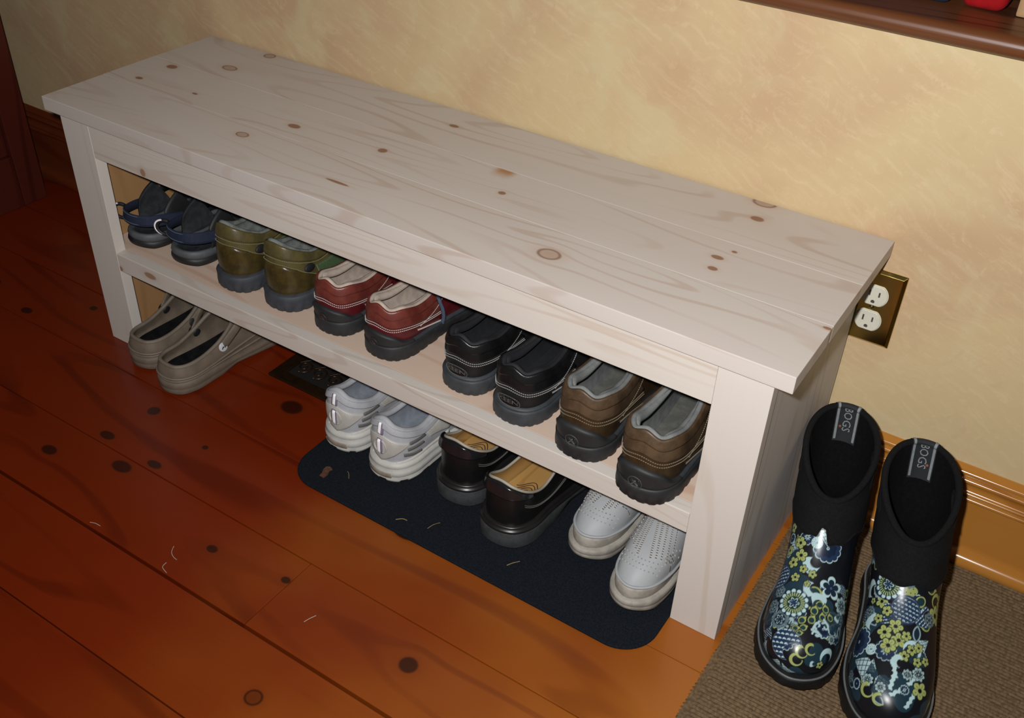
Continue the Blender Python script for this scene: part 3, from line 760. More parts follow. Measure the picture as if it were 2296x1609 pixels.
# ------------------------------------------------------------------ sandals (upper shelf, far left)
m_sfoot = pbr('charcoal_footbed', (.030, .034, .038), .75, .35, 90, .4, 500, .3)
m_sgrey = pbr('grey_midsole', (.085, .092, .100), .6, .2, 60)
m_sblk = pbr('black_outsole', (.012, .012, .013), .55, .2, 60)
m_web = pbr('navy_webbing', (.010, .017, .045), .8, .3, 300, .6, 900)
m_webth = pbr('pale_blue_thread', (.10, .17, .23), .8, .05)
m_refl = pbr('reflective_strip', (.97, .97, .97), .35, .0)
m_loop = pbr('black_loop', (.012, .012, .014), .6, .2)
def sandal(name, label, loc, rz, mir):
    L = .262; s = Shoe(name, label, 'sandal', loc, rz, mir, L=L, group='navy and grey sandals on the shelf', hs=.022, ws=.019, ts=.017, wmul=1.16, RZ=np.array([.03, .03, .040, .072, .088, .090, .090, .088, .088]))
    n = 160; t = np.linspace(0, 1, n, endpoint=False)
    b = per(s.B, t); nn = per(s.N, t); nn /= np.linalg.norm(nn, axis=1)[:, None]; yy = b[:, 1]/L
    zt = np.interp(yy, [0, .1, .3, .45, .7, 1], [.027, .025, .021, .021, .019, .024])
    z0 = np.interp(yy, [0, .05, .35, .45, .6, .75, 1], [.004, 0, 0, .006, .003, 0, .016])
    def ringset(rows):
        V = []
        for d, f, dz in rows:
            p = b+nn*d; p[:, 2] = z0+(zt-z0)*f+dz; V.append(p)
        return np.stack(V, 1).reshape(-1, 3), len(rows)
    V, k = ringset([(-.004, 0, 0), (.003, .02, 0), (.0045, .25, 0), (.0035, .46, 0), (.001, .52, 0), (-.004, .54, 0)])
    s.add('outsole', V, gridF(n, k, True)+[tuple((n-1-i)*k for i in range(n))], m_sblk)
    V, k = ringset([(-.001, .44, 0), (.0022, .50, 0), (.0030, .75, 0), (.0015, .97, 0), (-.001, 1.02, 0), (-.005, .98, 0), (-.008, .86, 0)])
    s.add('midsole', V, gridF(n, k, True), m_sgrey)
    # contoured footbed: sunk in the middle
    V = []; F = []; rows = 9
    for j in range(rows):
        q = 1-j/(rows-1)
        p = b*1.0-nn*.006; c = np.stack([np.zeros(n), b[:, 1], np.zeros(n)], 1)
        c[:, 1] = np.clip(b[:, 1], .04, L-.05); c[:, 0] = .004
        w = c+(p-c)*q; w[:, 2] = zt-.004-.009*(1-q*q)*np.interp(yy, [0, .5, 1], [1, .5, .3]); V.append(w)
    V = np.stack(V, 1).reshape(-1, 3)
    s.add('footbed', V, gridF(n, rows, True), m_sfoot)
    # black shell over the forefoot with a cut-out at each side
    for t0, t1, hi_ in ((.14, .235, .97), (.262, .738, .97), (.765, .86, .97)):
        lo_ = 0.0
        s.patch('upper', t0, t1, lo_, (lambda t: .97*np.clip((np.minimum(np.abs(((np.asarray(t)+.5) % 1)-.5), 1)-.135)/.03, .12, 1)), .0022, m_loop, nt=60)
        V, F = panel(s.S, t0, t1, lo_, (lambda t: .96*np.clip((np.abs(((np.asarray(t)+.5) % 1)-.5)-.135)/.03, .12, 1)), -.0012, 60, 10); s.add('lining', V, [f[::-1] for f in F], m_sfoot)
    def band(P, w, name, mat, th=.0016, n=40, lines=True):
        P = crv(P, n); T = np.gradient(P, axis=0); T /= np.linalg.norm(T, axis=1)[:, None]
        ctr = np.array([.002, .08 if P[:, 1].mean() < .11 else P[:, 1].mean(), P[:, 2].min()-.02])
        O = P-ctr; O -= T*np.sum(O*T, 1)[:, None]; O[:, 2] *= .35 if P[:, 1].mean() < .11 else 1
        O /= np.linalg.norm(O, axis=1)[:, None]
        Wd = np.cross(T, O); Wd /= np.linalg.norm(Wd, axis=1)[:, None]
        mbq = []; prof = [(-1, -1), (1, -1), (1, 1), (.5, 1.25), (-.5, 1.25), (-1, 1)]
        for a, c_ in prof: mbq.append(P+Wd*(a*w/2)+O*(c_*th/2))
        V = np.stack(mbq, 1).reshape(-1, 3)
        F = gridF(n, 6, False, True)+[tuple(range(6)), tuple(range((n-1)*6, n*6))[::-1]]
        bo = s.add(name, V, F, mat)
        if lines:
            mb = MB()
            for a in (-.72, .72):
                i0, i1 = int(n*.22), int(n*.62)
                Q = (P+Wd*(a*w/2)+O*(th*.62))[i0:i1]
                V, F = tube(Q, .0006, 5); mb.add(V, F)
            s.addmb('strap_stitching', mb, m_webth, True, parent=bo)
        return P, O, Wd
    P, O, Wd = band([(-.042, .105, .030), (-.043, .055, .046), (-.030, .010, .053), (.0, -.001, .053), (.030, .010, .053), (.043, .050, .046), (.044, .105, .030)], .019, 'heel_strap', m_web)
    band([(-.043, .080, .040), (-.046, .105, .050), (-.044, .130, .052)], .016, 'side_strap', m_loop, lines=False)
    band([(.044, .080, .040), (.047, .105, .050), (.046, .130, .052)], .016, 'side_strap', m_loop, lines=False)
    # pull loop with the bright reflective edge at the strap end
    c = np.array([-.034, .008, .054]); q = np.linspace(-PI*.2, PI*1.2, 24)
    loop = np.stack([c[0]-.012*np.sin(q), c[1]-.006*np.sin(q), c[2]-.000+.013*np.cos(q)], 1)
    V, F = tube(loop, .0030, 8); lo_ = s.add('pull_loop', V, F, m_loop)
    V, F = tube(loop[3:20]+np.array([-.0020, -.0022, .0006]), .0019, 6); s.add('reflective_edge', V, F, m_refl, parent=lo_, label='bright reflective edge of the loop')
    return s
sandal('sandal', 'navy strapped grey sandal beside the left end of the shelf', (.0745, .036, ZS), .0, False)
sandal('sandal', 'navy strapped grey sandal standing next to the olive shoes', (.176, .040, ZS), .0, False)

# ------------------------------------------------------------------ olive shoes
RZo = RZ0+np.array([.037, .036, .031, .028, .028, .025, .020, .020, .020])
RXo = RX0*np.array([1, .86, .88, .94, 1, 1, 1, 1, 1]); RYo = RY0+np.array([.012, .012, .01, 0, 0, 0, 0, 0, 0])
def olive(label, loc, rz, mir):
    s = Shoe('olive_shoe', label, 'shoe', loc, rz, mir, L=.285, wmul=1.13, group='olive leather shoes on the shelf', hs=.029, ws=.025, ts=.020, RZ=RZo, RX=RXo, RY=RYo, bulge=.006)
    s.upper(m_olive); s.lining(m_greylin); s.insole(m_greylin)
    s.sole(m_olivesole, e=.0055, tread=30, depth=.0017)
    s.collar(m_greylin, .0038, -.0030)
    s.patch('padded_collar', 0, 1, smooth_arch(.70, .80, .3), .985, .0042, m_olive, closed=True, nt=90)
    arch = lambda t: np.interp(np.abs(((np.asarray(t)+.5) % 1)-.5), [0, .05, .10, .15, .20, .235], [.56, .57, .53, .40, .20, .03])
    s.patch('heel_counter', -.232, .232, -.02, arch, .0016, m_olive2, nt=90)
    s.patch('mesh_panel', .175, .315, .06, .60, .0010, m_olivemesh)
    s.patch('mesh_panel', .685, .825, .06, .60, .0010, m_olivemesh)
    t = arc_t(-.22, .22, 140)
    s.stitch([(t, arch(t)+.02), (arc_t(-.25, .25, 140), smooth_arch(.70, .80, .3)(arc_t(-.25, .25, 140))-.03), (arc_t(.17, .172, 30), np.linspace(.1, .6, 30))], m_olth, gap=.0028, ln=.0019, off=.0022)
    for tt in (.145, -.145):
        p = s.S.off(np.array([tt]), np.array([.57]), .0030)[0]; nrm = s.S.nr(np.array([tt]), np.array([.57]))[0]
        V, F = disc(p, nrm, .0065, .0022, 22, .010); s.add('side_badge', V, F, m_loop, label='black oval badge')
    s.tongue(m_olive, z1=.125); s.laces(m_blklace)
    return s
olive('olive leather shoe with green mesh side next to navy sandal', (.297, .030, ZS), -.01, True)
olive('olive leather shoe with green mesh side next to burgundy shoe', (.396, .034, ZS), -.02, False)

# ------------------------------------------------------------------ burgundy / brown / black shoes share a last
RZb = RZ0+np.array([.001, -.005, .002, .004, .004, .002, 0, 0, 0])
def emblem(s, tt, v, off, mat, R=.0088, bars=True, spin=.0):
    p = s.S.off(np.array([tt]), np.array([v]), off)[0]; nrm = s.S.nr(np.array([tt]), np.array([v]))[0]
    a = np.cross([0, 0, 1.0], nrm); a /= np.linalg.norm(a); b = np.cross(nrm, a)
    q = np.linspace(0, 2*PI, 30, endpoint=False)
    mb = MB(); V, F = tube(p+R*np.cos(q)[:, None]*a+R*np.sin(q)[:, None]*b, .0007, 6, True); mb.add(V, F)
    if bars:
        for k in (PI/4+spin, -PI/4+spin):
            d = math.cos(k)*a+math.sin(k)*b
            V, F = tube(np.array([p-d*R*.62+nrm*.0002, p+nrm*.0006, p+d*R*.62+nrm*.0002]), .0016, 6, flat=(1, .5)); mb.add(V, F)
        V, F = disc(p, nrm, R*.3, .0012, 12); mb.add(V, F)
    s.addmb('heel_emblem', mb, mat, True)
def hiker(name, label, loc, rz, mir, mats, group, cup=True, lace=False, lining=None, L=.282, wm=1.14, thread=None, foot=None, dz=.012):
    mu, mband, mlow, mrub, mrub2 = mats
    s = Shoe(name, label, 'shoe', loc, rz, mir, L=L, group=group, hs=.026, ws=.022, ts=.019, RZ=RZb+dz, bulge=.006, wmul=wm)
    s.upper(mlow); s.lining(lining); s.insole(foot, dz=.006)
    s.sole(mrub, e=.0050, tread=34, depth=.0014)
    s.patch('midsole_band', 0, 1, -.06, .07, .0052, mrub2, closed=True, nt=110, nv=6)
    mid = lambda t: smooth_arch(.56, .42, .24)(t)
    s.patch('heel_band', -.245, .245, mid, .80, .0014, mband, nt=90)
    s.patch('collar_band', -.31, .31, .76, .995, .0030, mu, nt=100)
    s.collar(lining, .0036, -.0036, v=1.0)
    # rolled lining bolsters on both inner flanks
    for sg in (1, -1):
        t = np.linspace(.045, .30, 40)*sg
        P = s.S.off(t, np.full(40, .97), -.0085); V, F = tube(P, .0062*np.clip(np.sin(np.linspace(.25, PI-.1, 40)), .3, 1), 10); s.add('lining_bolster', V, F, lining)
    th = thread
    t = arc_t(-.24, .24, 160)
    cs = [(t, mid(t)-.035), (t, mid(t)-.095)]
    for sg in (1, -1):
        q = arc_t(.15, .24, 50)*sg
        cs += [(q, np.linspace(.30, .06, 50)), (q, np.linspace(.27, .03, 50)-.0)]
        q = arc_t(.16, .30, 60)*sg
        cs += [(q, np.linspace(.36, .80, 60))]
    s.stitch(cs, th, gap=.0030, ln=.0020)
    if cup:
        s.patch('heel_cup', -.135, .135, -.10, heel_wave(.34, .08, .088, .012), .0058, mrub, nt=90, nv=12)
    s.patch('toe_bumper', .42, .58, -.08, .16, .0048, mrub, nt=50)
    s.patch('vamp_overlay', .30, .40, .10, .80, .0014, mu); s.patch('vamp_overlay', .60, .70, .10, .80, .0014, mu)
    s.tongue(mu, z1=.112)
    return s
G1 = 'burgundy leather shoes on the shelf'
mats = (m_burg2, m_burg2, m_burg, m_rub, m_rub2)
m_emb = pbr('emblem_dark', (.035, .02, .018), .6)
s = hiker('burgundy_shoe', 'burgundy leather shoe with cream lining next to olive shoe', (.502, .031, ZS), -.03, True, mats, G1, lining=m_cream, thread=m_white, foot=m_slatefoot)
emblem(s, 0, .08, .0064, m_emb, .0075); s.laces(m_lace)
s = hiker('burgundy_shoe', 'burgundy leather shoe with blue lace hanging over its side', (.603, .027, ZS), -.06, False, mats, G1, lining=m_cream, thread=m_white, foot=m_slatefoot)
emblem(s, 0, .08, .0064, m_emb, .0075)
p0 = s.S.off(np.array([.33]), np.array([.95]), .004)[0]; 
hang = [s.S.off(np.array([q]), np.array([w]), .0045)[0] for q, w in ((.305, .99), (.262, .93), (.245, .70), (.235, .45), (.228, .22), (.224, .02))]
s.laces(m_lace, extra=[hang, [p0+np.array([-.012, .0, .004]), p0+np.array([.006, .006, .006]), s.S.off(np.array([.35]), np.array([.5]), .004)[0], s.S.off(np.array([.345]), np.array([.22]), .004)[0]]], r=.0021)

def oval_patch(s, tc, vc, wx, hz, off, mat, th, text='KEEN'):
    p = s.S.off(np.array([tc]), np.array([vc]), 0)[0]
    # outline in (t, v)
    dt = np.linalg.norm(s.S.ev(tc+.01, vc)-s.S.ev(tc-.01, vc))/.02; dv = np.linalg.norm(s.S.ev(tc, vc+.02)-s.S.ev(tc, vc-.02))/.04
    def ell(k, q): 
        x = wx*k*np.sign(np.cos(q))*np.abs(np.cos(q))**.6; z = hz*k*np.sign(np.sin(q))*np.abs(np.sin(q))**.8
        return tc+x/dt, vc+z/dv
    q = np.linspace(0, 2*PI, 48, endpoint=False)
    V = []; ks = [(1.0, .0006), (1.0, off), (.88, off+.0004), (.80, off-.0004), (.4, off-.0002), (.02, off-.0002)]
    for k, o_ in ks:
        t, v = ell(k, q); V.append(s.S.off(t, v, o_))
    V = np.stack(V, 1).reshape(-1, 3); pt = s.add('heel_patch', V, gridF(48, len(ks), True), mat)
    mb = MB()
    for k in (1.06,):
        t, v = ell(k, np.linspace(0, 2*PI, 120)); st = stitches(s.S, t, v, gap=.0024, ln=.0016, off=.0026)
        mb.add(np.concatenate(st.V), st.F)
    s.addmb('patch_stitching', mb, th, False, parent=pt)
    V, F = surf_text(text, None, 0, 0, hz*1.15, 0, font_off=.0)
    sg = -1 if s.mir else 1
    mb = MB()
    t = tc+sg*V[:, 0]*1.35/dt; v = vc+V[:, 1]/dv
    P = s.S.off(t, v, off+.0003)
    mb.add(P, F)
    s.addmb('lettering', mb, th, False, parent=pt)
G2 = 'black leather shoes on the shelf'
mats = (m_blk, m_blk, m_blknub, m_rub2, m_rub2)
m_dimth = pbr('dim_grey_thread', (.12, .12, .115), .8, .05)
s = hiker('black_shoe', 'black leather shoe with oval heel patch next to burgundy shoe', (.745, .029, ZS), -.04, True, mats, G2, cup=False, lining=m_blklin, thread=m_silver, foot=m_blklin)
oval_patch(s, .0, .20, .0155, .0080, .0022, m_blk, m_dimth); s.laces(m_blklace)
s = hiker('black_shoe', 'black leather shoe with oval heel patch next to brown shoe', (.841, .015, ZS), -.04, False, mats, G2, cup=False, lining=m_blklin, thread=m_silver, foot=m_blklin)
oval_patch(s, -.0, .20, .0155, .0080, .0022, m_blk, m_dimth); s.laces(m_blklace)
G3 = 'brown leather shoes on the shelf'
mats = (m_brn, m_brn, m_brnd, m_rub, m_rub2)
m_embg = pbr('emblem_grey', (.055, .055, .052), .6)
s = hiker('brown_shoe', 'brown leather shoe with grey lining next to black shoe', (.950, .004, ZS), -.01, True, mats, G3, lining=m_grlin, thread=m_brth, foot=m_grfoot, L=.292, wm=1.14, dz=.030)
emblem(s, .0, .10, .0068, m_embg, .0095); s.laces(m_blklace)
s = hiker('brown_shoe', 'brown leather shoe with grey lining against the right leg of the bench', (1.053, -.018, ZS), -.02, False, mats, G3, lining=m_grlin, thread=m_brth, foot=m_grfoot, L=.292, wm=1.14, dz=.030)
emblem(s, -.0, .10, .0068, m_embg, .0095); s.laces(m_blklace)

# ------------------------------------------------------------------ taupe clogs (floor, far left)
def clog(name, label, loc, rz, mir, mat, matrim, footmat, group, L=.288, back_strap=False, emblem_side=None, foot_dz=.010, wm=1.06, wallmat=None):
    RYc = np.array([.022, .034, .10, .21, .33, .42, .48, .505, .512]); RXc = np.array([0, .066, .104, .108, .110, .102, .080, .042, 0])
    RZc = np.array([.056, .056, .055, .056, .066, .080, .091, .096, .097])
    s = Shoe(name, label, 'clog', loc, rz, mir, L=L, group=group, hs=.026, ws=.023, ts=.023, RZ=RZc, RY=RYc, RX=RXc, bulge=.008, toe_h=.042, wmul=wm)
    s.upper(mat); s.lining(mat, th=.0055); s.insole(footmat, dz=foot_dz, inset=.008, name='footbed')
    s.collar(matrim, .0036, -.0024, name='rim')
    s.sole(wallmat or mat, e=.0040, tread=0, toe_spring=.016, waist=.008,
           prof=[(-.008, 0, 0), (.001, .03, 0), (.0036, .16, 0), (.0042, .45, 0), (.0036, .52, 0), (.0046, .58, 0), (.0046, .92, 0), (.003, 1.0, 0), (-.004, 1.05, 0)])
    mb = MB()
    t = np.linspace(0, 1, 140, endpoint=False)
    for a, b_, o_ in (((.10, .10, .0010), (.40, .24, .0010)) if wallmat is None else ((.17, .17, .0012),)):
        v = a+(b_-a)*np.clip((1-np.cos(2*PI*t))/2*1.3, 0, 1); V, F = tube(s.S.off(t, v, o_), .0021, 6, True); mb.add(V, F)
    s.addmb('ridge', mb, matrim if wallmat is None else mat, True)
    if wallmat: s.patch('side_wall', 0, 1, -.03, .155, .0010, wallmat, closed=True, nt=110, nv=6)
    # rivets and strap
    for sg in (1, -1):
        tt = .245*sg
        p = s.S.off(np.array([tt]), np.array([.80]), .0)[0]; nrm = s.S.nr(np.array([tt]), np.array([.80]))[0]
        white = emblem_side == sg
        V, F = disc(p+nrm*.0045, nrm, .0085, .0016, 24); rv = s.add('rivet', V, F, m_disc if white else m_loop, label='white round rivet' if white else 'black round rivet')
        V, F = disc(p-nrm*.0062, -nrm, .0075, .0014, 24); s.add('rivet', V, F, m_loop, label='black round rivet inside')
        if white:
            a = np.cross([0, 0, 1.0], nrm); a /= np.linalg.norm(a); b = np.cross(nrm, a); c = p+nrm*.0064
            V, F = tube(np.array([c-a*.0045-b*.003, c-a*.001+b*.001, c+a*.0015-b*.001, c+a*.0045+b*.0035]), [.0008, .0017, .0017, .0006], 6, flat=(1, .4)); s.add('rivet_mark', V, F, m_loop, parent=rv)
    A = s.S.off(np.array([.245]), np.array([.80]), .003)[0]; B_ = s.S.off(np.array([-.245]), np.array([.80]), .003)[0]
    if back_strap: mid = [(.044, .04, .078), (.028, .000, .080), (0, -.010, .080), (-.028, .000, .080), (-.044, .04, .078)]
    else: mid = [(.046, A[1]+.045, .098), (.036, A[1]+.078, .122), (0, A[1]+.092, .132), (-.036, A[1]+.078, .122), (-.046, A[1]+.045, .098)]
    P = crv([A]+[np.array(q) for q in mid]+[B_], 60)
    V, F = tube(P, .0042, 10, flat=(.62, 2.0), upv=(0, .35, 1)); s.add('strap', V, F, mat)
    return s
m_taupe = pbr('taupe_foam', (.165, .128, .094), .62, .22, 30, .2, 400, .35)
m_taupe2 = pbr('taupe_foam_rim', (.185, .150, .115), .6, .2, 40, .1, 300, .35)
m_foot = pbr('black_footbed', (.010, .010, .011), .85, .6, 60, .3, 300, .15)
m_disc = pbr('white_rivet', (.55, .56, .58), .4, .05)
GC = 'taupe clogs on the floor'
clog('foam_clog', 'taupe foam clog on floor next to the left bench leg', (.112, -.036, .0006), -.02, True, m_taupe, m_taupe2, m_foot, GC)
clog('foam_clog', 'taupe foam clog with white rivet standing clear of the left bench leg', (.205, -.056, .0006), -.05, False, m_taupe, m_taupe2, m_foot, GC, emblem_side=1)

# ------------------------------------------------------------------ pale grey clogs, toes to the viewer
m_gclog = pbr('pale_grey_foam', (.36, .375, .385), .55, .06, 30, .1, 400, .35)
m_gclog2 = pbr('dusty_grey_foam', (.36, .335, .29), .65, .25, 60, .2, 300, .3)
m_dot = pbr('pale_dots', (.46, .45, .43), .6, .1)
m_pit2 = pbr('dot_groove', (.095, .09, .085), .7, .1)
GD = 'pale grey clogs on the mat'
def grey_clog(label, loc, rz, mir):
    s = clog('dotted_clog', label, loc, rz, mir, m_gclog, m_gclog2, m_gclog2, GD, L=.268, back_strap=True, foot_dz=.006, wm=1.02, wallmat=m_gclog2)
    V = s.S.ev(np.repeat(np.linspace(.3, .7, 90)[:, None], 40, 1), np.repeat(np.linspace(.1, 1, 40)[None], 90, 0)).reshape(-1, 3)
    tree = BVHTree.FromPolygons([Vector(v) for v in V], [tuple(f) for f in gridF(90, 40)])
    dots = MB(); gro = MB()
    def drop(x, y):
        h = tree.ray_cast(Vector((x, y, .3)), Vector((0, 0, -1)))
        return (np.array(h[0]), np.array(h[1])) if h[0] is not None else (None, None)
    def row(a, b, step, wv):
        a = np.array(a); b = np.array(b); n = max(2, int(np.linalg.norm(b-a)/step)); pts = []
        for i in range(n):
            p, nn = drop(*(a+(b-a)*i/(n-1)))
            if p is None: continue
            if nn[2] < 0: nn = -nn
            pts.append(p+nn*.0001)
            e1 = np.array([*(b-a), 0]); e1 = e1-nn*(e1@nn); e1 /= np.linalg.norm(e1); e2 = np.cross(nn, e1)
            V = [p+e1*sx*.0009+e2*sy*wv*1.3+nn*sz for sx in (-1, 1) for sy in (-1, 1) for sz in (-.0003, .0009)]
            dots.add(V, [(0, 1, 3, 2), (4, 6, 7, 5), (0, 4, 5, 1), (2, 3, 7, 6), (1, 5, 7, 3), (0, 2, 6, 4)])
        if len(pts) > 2:
            V, F = tube(np.array(pts), .0013, 5, flat=(1.2, .35)); gro.add(V, F)
    for k in range(5): row((.012+.006*k, .225-.004*k), (-.012+.007*k, .150), .0030, .0010)
    for k in range(3): row((-.006-.006*k, .228-.006*k), (-.016-.004*k, .150), .0030, .0010)
    for k in range(8): row((.026+.002*k, .208-.0075*k), (.044+.0006*k, .196-.0075*k), .0032, .0008)
    for k in range(7): row((-.024-.001*k, .205-.0075*k), (-.038-.0008*k, .192-.0075*k), .0032, .0008)
    for k in range(3):
        q = np.linspace(-1, 1, 12)
        for u in range(11): row((.028*q[u], .243-.012*q[u]**2-.006*k), (.028*q[u+1], .243-.012*q[u+1]**2-.006*k), .003, .0006)
    o = s.addmb('dot_texture', dots, m_dot); o['kind'] = 'stuff'
    o = s.addmb('dot_grooves', gro, m_pit2); o['kind'] = 'stuff'
    return s
grey_clog('pale grey dotted clog with toe forward next to the black dress shoe', (.982, .010+.268, ZM), PI-.03, False)
grey_clog('pale grey dotted clog with toe forward against the right bench leg', (1.0705, -.036+.268, ZM), PI-.02, True)

# ------------------------------------------------------------------ white running shoes
m_wht = pbr('white_mesh', (.40, .41, .435), .75, .10, 60, .35, 700, .3)
m_wht2 = pbr('white_overlay', (.50, .48, .44), .5, .14, 40, .1, 300, .4)
m_wsole = pbr('white_midsole', (.50, .49, .455), .55, .16, 40, .1, 200, .4)
m_tanp = pbr('tan_heel_inset', (.30, .24, .19), .6, .3, 60)
m_stripe = pbr('grey_stripe', (.13, .125, .115), .6, .2)
m_blin = pbr('pale_blue_lining', (.26, .285, .33), .85, .2, 60, .3, 300, .2)
m_purp = pbr('purple_grey_tape', (.20, .16, .23), .5, .1)
RZw = RZ0+np.array([.034, .027, .022, .020, .022, .022, .018, .016, .016])
def runner(label, loc, rz, mir, lace):
    s = Shoe('running_shoe', label, 'sneaker', loc, rz, mir, L=.288, group='white running shoes on the mat', hs=.036, ws=.030, ts=.024, RZ=RZw, bulge=.004, wmul=1.13)
    s.upper(m_wht); s.lining(m_blin); s.insole(m_blin)
    s.sole(m_wsole, e=.0060, tread=14, depth=.002, toe_spring=.018, prof=[(-.006, 0, 0), (.0035, .03, 1), (.0052, .14, 1), (.0060, .22, 0), (.0030, .30, 0), (.0055, .38, 0), (.0062, .66, 0), (.0030, .74, 0), (.0048, .82, 0), (.0040, 1.0, 0), (-.004, 1.05, 0)])
    s.band('heel_inset', -.045, .045, .011, .0215, .0068, m_tanp, 24)
    s.collar(m_wht, .0050, -.0035)
    s.patch('padded_collar', 0, 1, .80, .985, .0040, m_wht, closed=True, nt=90)
    lo = lambda t: .02+.56*np.clip(np.abs(np.asarray(t)-.0)/.115, 0, 1)**1.3
    s.patch('heel_shield', -.115, .115, lo, .62, .0022, m_wht2, nt=60)
    tt = np.linspace(0, 2*PI, 40, endpoint=False); P = s.S.off(.028*np.cos(tt), .38+.15*np.sin(tt), .0026)
    V, F = tube(P, .0013, 6, True); s.add('oval_trim', V, F, m_wht2)
    for a, b in ((.23, .54), (.66, .93)):
        tp = s.patch('heel_tape', -.0095, .0125, a-.01, b+.01, .0046, m_purp, nt=6)
        V, F = panel(s.S, -.0060, .0060, a, b, .0056, 6, 10); s.add('reflective_strip', V, F, m_refl, parent=tp, label='bright reflective strip')
    for sg in (1, -1):
        for k, (ta, tb, va, vb) in enumerate(((.118, .182, .60, .72), (.106, .166, .41, .47), (.090, .152, .25, .17))):
            t0, t1 = (ta, tb) if sg > 0 else (-tb, -ta)
            f = (lambda t, a=ta, b=tb, p=va, q=vb: p+(q-p)*(np.abs(np.asarray(t))-a)/(b-a))
            s.patch('side_stripe', t0, t1, lambda t, f=f: f(t)-.045, lambda t, f=f: f(t)+.045, .0022, m_stripe, nt=12, nv=5)
        a, b = (.06, .24) if sg > 0 else (-.24, -.06)
        s.patch('foxing', a, b, .0, lambda t: .04+.10*np.clip((np.abs(np.asarray(t))-.06)/.18, 0, 1), .0030, m_wht2, nt=30, nv=5)
        a, b = (.19, .36) if sg > 0 else (-.36, -.19)
        s.patch('eyestay', a, b, lambda t: .20+.3*np.abs(np.sin(np.asarray(t)*26)), .80, .0020, m_wht2, nt=30)
    s.stitch([(arc_t(-.10, .10, 60), np.full(60, .595))], m_blin, gap=.003)
    s.tongue(m_wht, z1=.128)
    e = []
    if lace:
        p = s.S.off(np.array([.30]), np.array([.98]), .003)[0]
        e = [[p+np.array([0, 0, .004]), p+np.array([.018, .0, -.006]), s.S.off(np.array([.27]), np.array([.50]), .010)[0], s.S.off(np.array([.245]), np.array([.28]), .016)[0]]]
    s.laces(m_wht2, extra=e)
    return s
runner('white running shoe with loose lace at the left corner of the mat', (.537, -.002, ZM), -.02, True, True)
runner('white running shoe next to the black dress shoe', (.636, -.014, ZM), -.05, False, False)

# ------------------------------------------------------------------ black dress shoes
m_gloss = pbr('polished_black_leather', (.0075, .0072, .0072), .36, .2, 60, .10, 300, .35)
m_pad = pbr('glossy_black_collar', (.010, .011, .013), .17, .2, 60, .05, 200, .55, coat=.3)
m_dsole = pbr('charcoal_heel', (.050, .054, .056), .75, .3, 80, .25, 300, .3)
m_dwelt = pbr('black_welt', (.012, .011, .011), .35, .2, 60)
m_dtan = wood('tan_leather_insole', (.46, .265, .085), (.30, .13, .03), where='Object', rings=5, contrast=.7, fine=.3, rough=.5, along='y', across='x', cross=20, stretch=6)
m_edge = pbr('pale_edge', (.36, .32, .25), .7, .15)
m_print = pbr('brown_print', (.055, .025, .010), .6)
RZd = RZ0+np.array([.036, .033, .025, .018, .018, .018, .016, .016, .016])
def dress(label, loc, rz, mir):
    s = Shoe('dress_shoe', label, 'shoe', loc, rz, mir, L=.298, group='black dress shoes on the mat', hs=.036, ws=.026, ts=.022, RZ=RZd, bulge=.003, wmul=1.15)
    s.upper(m_gloss); s.lining(m_dtan, th=.0035); ins = s.insole(m_dtan, dz=.012)
    s.sole(m_dsole, e=.0062, tread=0, waist=.014, toe_spring=.010, prof=[(-.004, 0, 0), (.0052, .02, 0), (.0066, .10, 0), (.0062, .78, 0), (.0055, .84, 0), (-.002, .85, 0)])
    t = np.linspace(0, 1, 140, endpoint=False); b = per(s.B, t); nn = per(s.N, t); nn /= np.linalg.norm(nn, axis=1)[:, None]
    R_ = []
    for d, dz in ((-.004, -.008), (.0058, -.0065), (.0068, -.0045), (.0060, -.0015), (.0030, -.0010), (.0032, .0012), (.0015, .0035), (-.004, .0030)):
        p = b+nn*d; p[:, 2] = per(s.bz, t)+dz; R_.append(p)
    s.add('welt', np.stack(R_, 1).reshape(-1, 3), gridF(140, 8, True), m_dwelt)
    s.collar(m_edge, .0022, -.0012, name='opening_edge')
    lo = lambda t: .66+.24*np.clip(np.abs(np.asarray(t))/.135, 0, 1)**2
    s.patch('padded_collar', -.135, .135, lo, .97, .0060, m_pad, nt=60, nv=14)
    q = arc_t(.10, .30, 90); cs = []
    for sg in (1, -1):
        for d in (0, .05): cs.append((q*sg, .62-d-.10*np.sin((q-.10)/.2*PI)+.0*q))
        v = np.linspace(.95, .06, 60); cs += [(sg*(.295+.02*(v-.5)), v), (sg*(.300+.02*(v-.5)), v)]
    s.stitch(cs, m_dimth, gap=.0026, ln=.0018)
    V, F = tube(s.S.off(arc_t(-.13, .13, 60), lo(arc_t(-.13, .13, 60))-.02, .0008), .0012, 6); s.add('seam', V, F, m_dwelt)
    mb = MB()
    for k in range(6):
        x = np.linspace(-.020, .020, 14); P = np.stack([x+.004, .050+.0065*k+.010*np.cos(x/.020*PI), np.full(14, .0485)], 1); V, F = tube(P, .0007, 5, flat=(1, .5)); mb.add(V, F)
    s.addmb('printed_lines', mb, m_print, True, parent=ins)
    s.tongue(m_gloss, z1=.125); s.laces(m_blklace)
    return s
dress('polished black dress shoe with tan insole beside the white running shoe', (.752, .008, ZM), -.03, True)
dress('polished black dress shoe with tan insole beside the grey clog', (.853, -.024, ZM), -.05, False)
DENS = 1.0

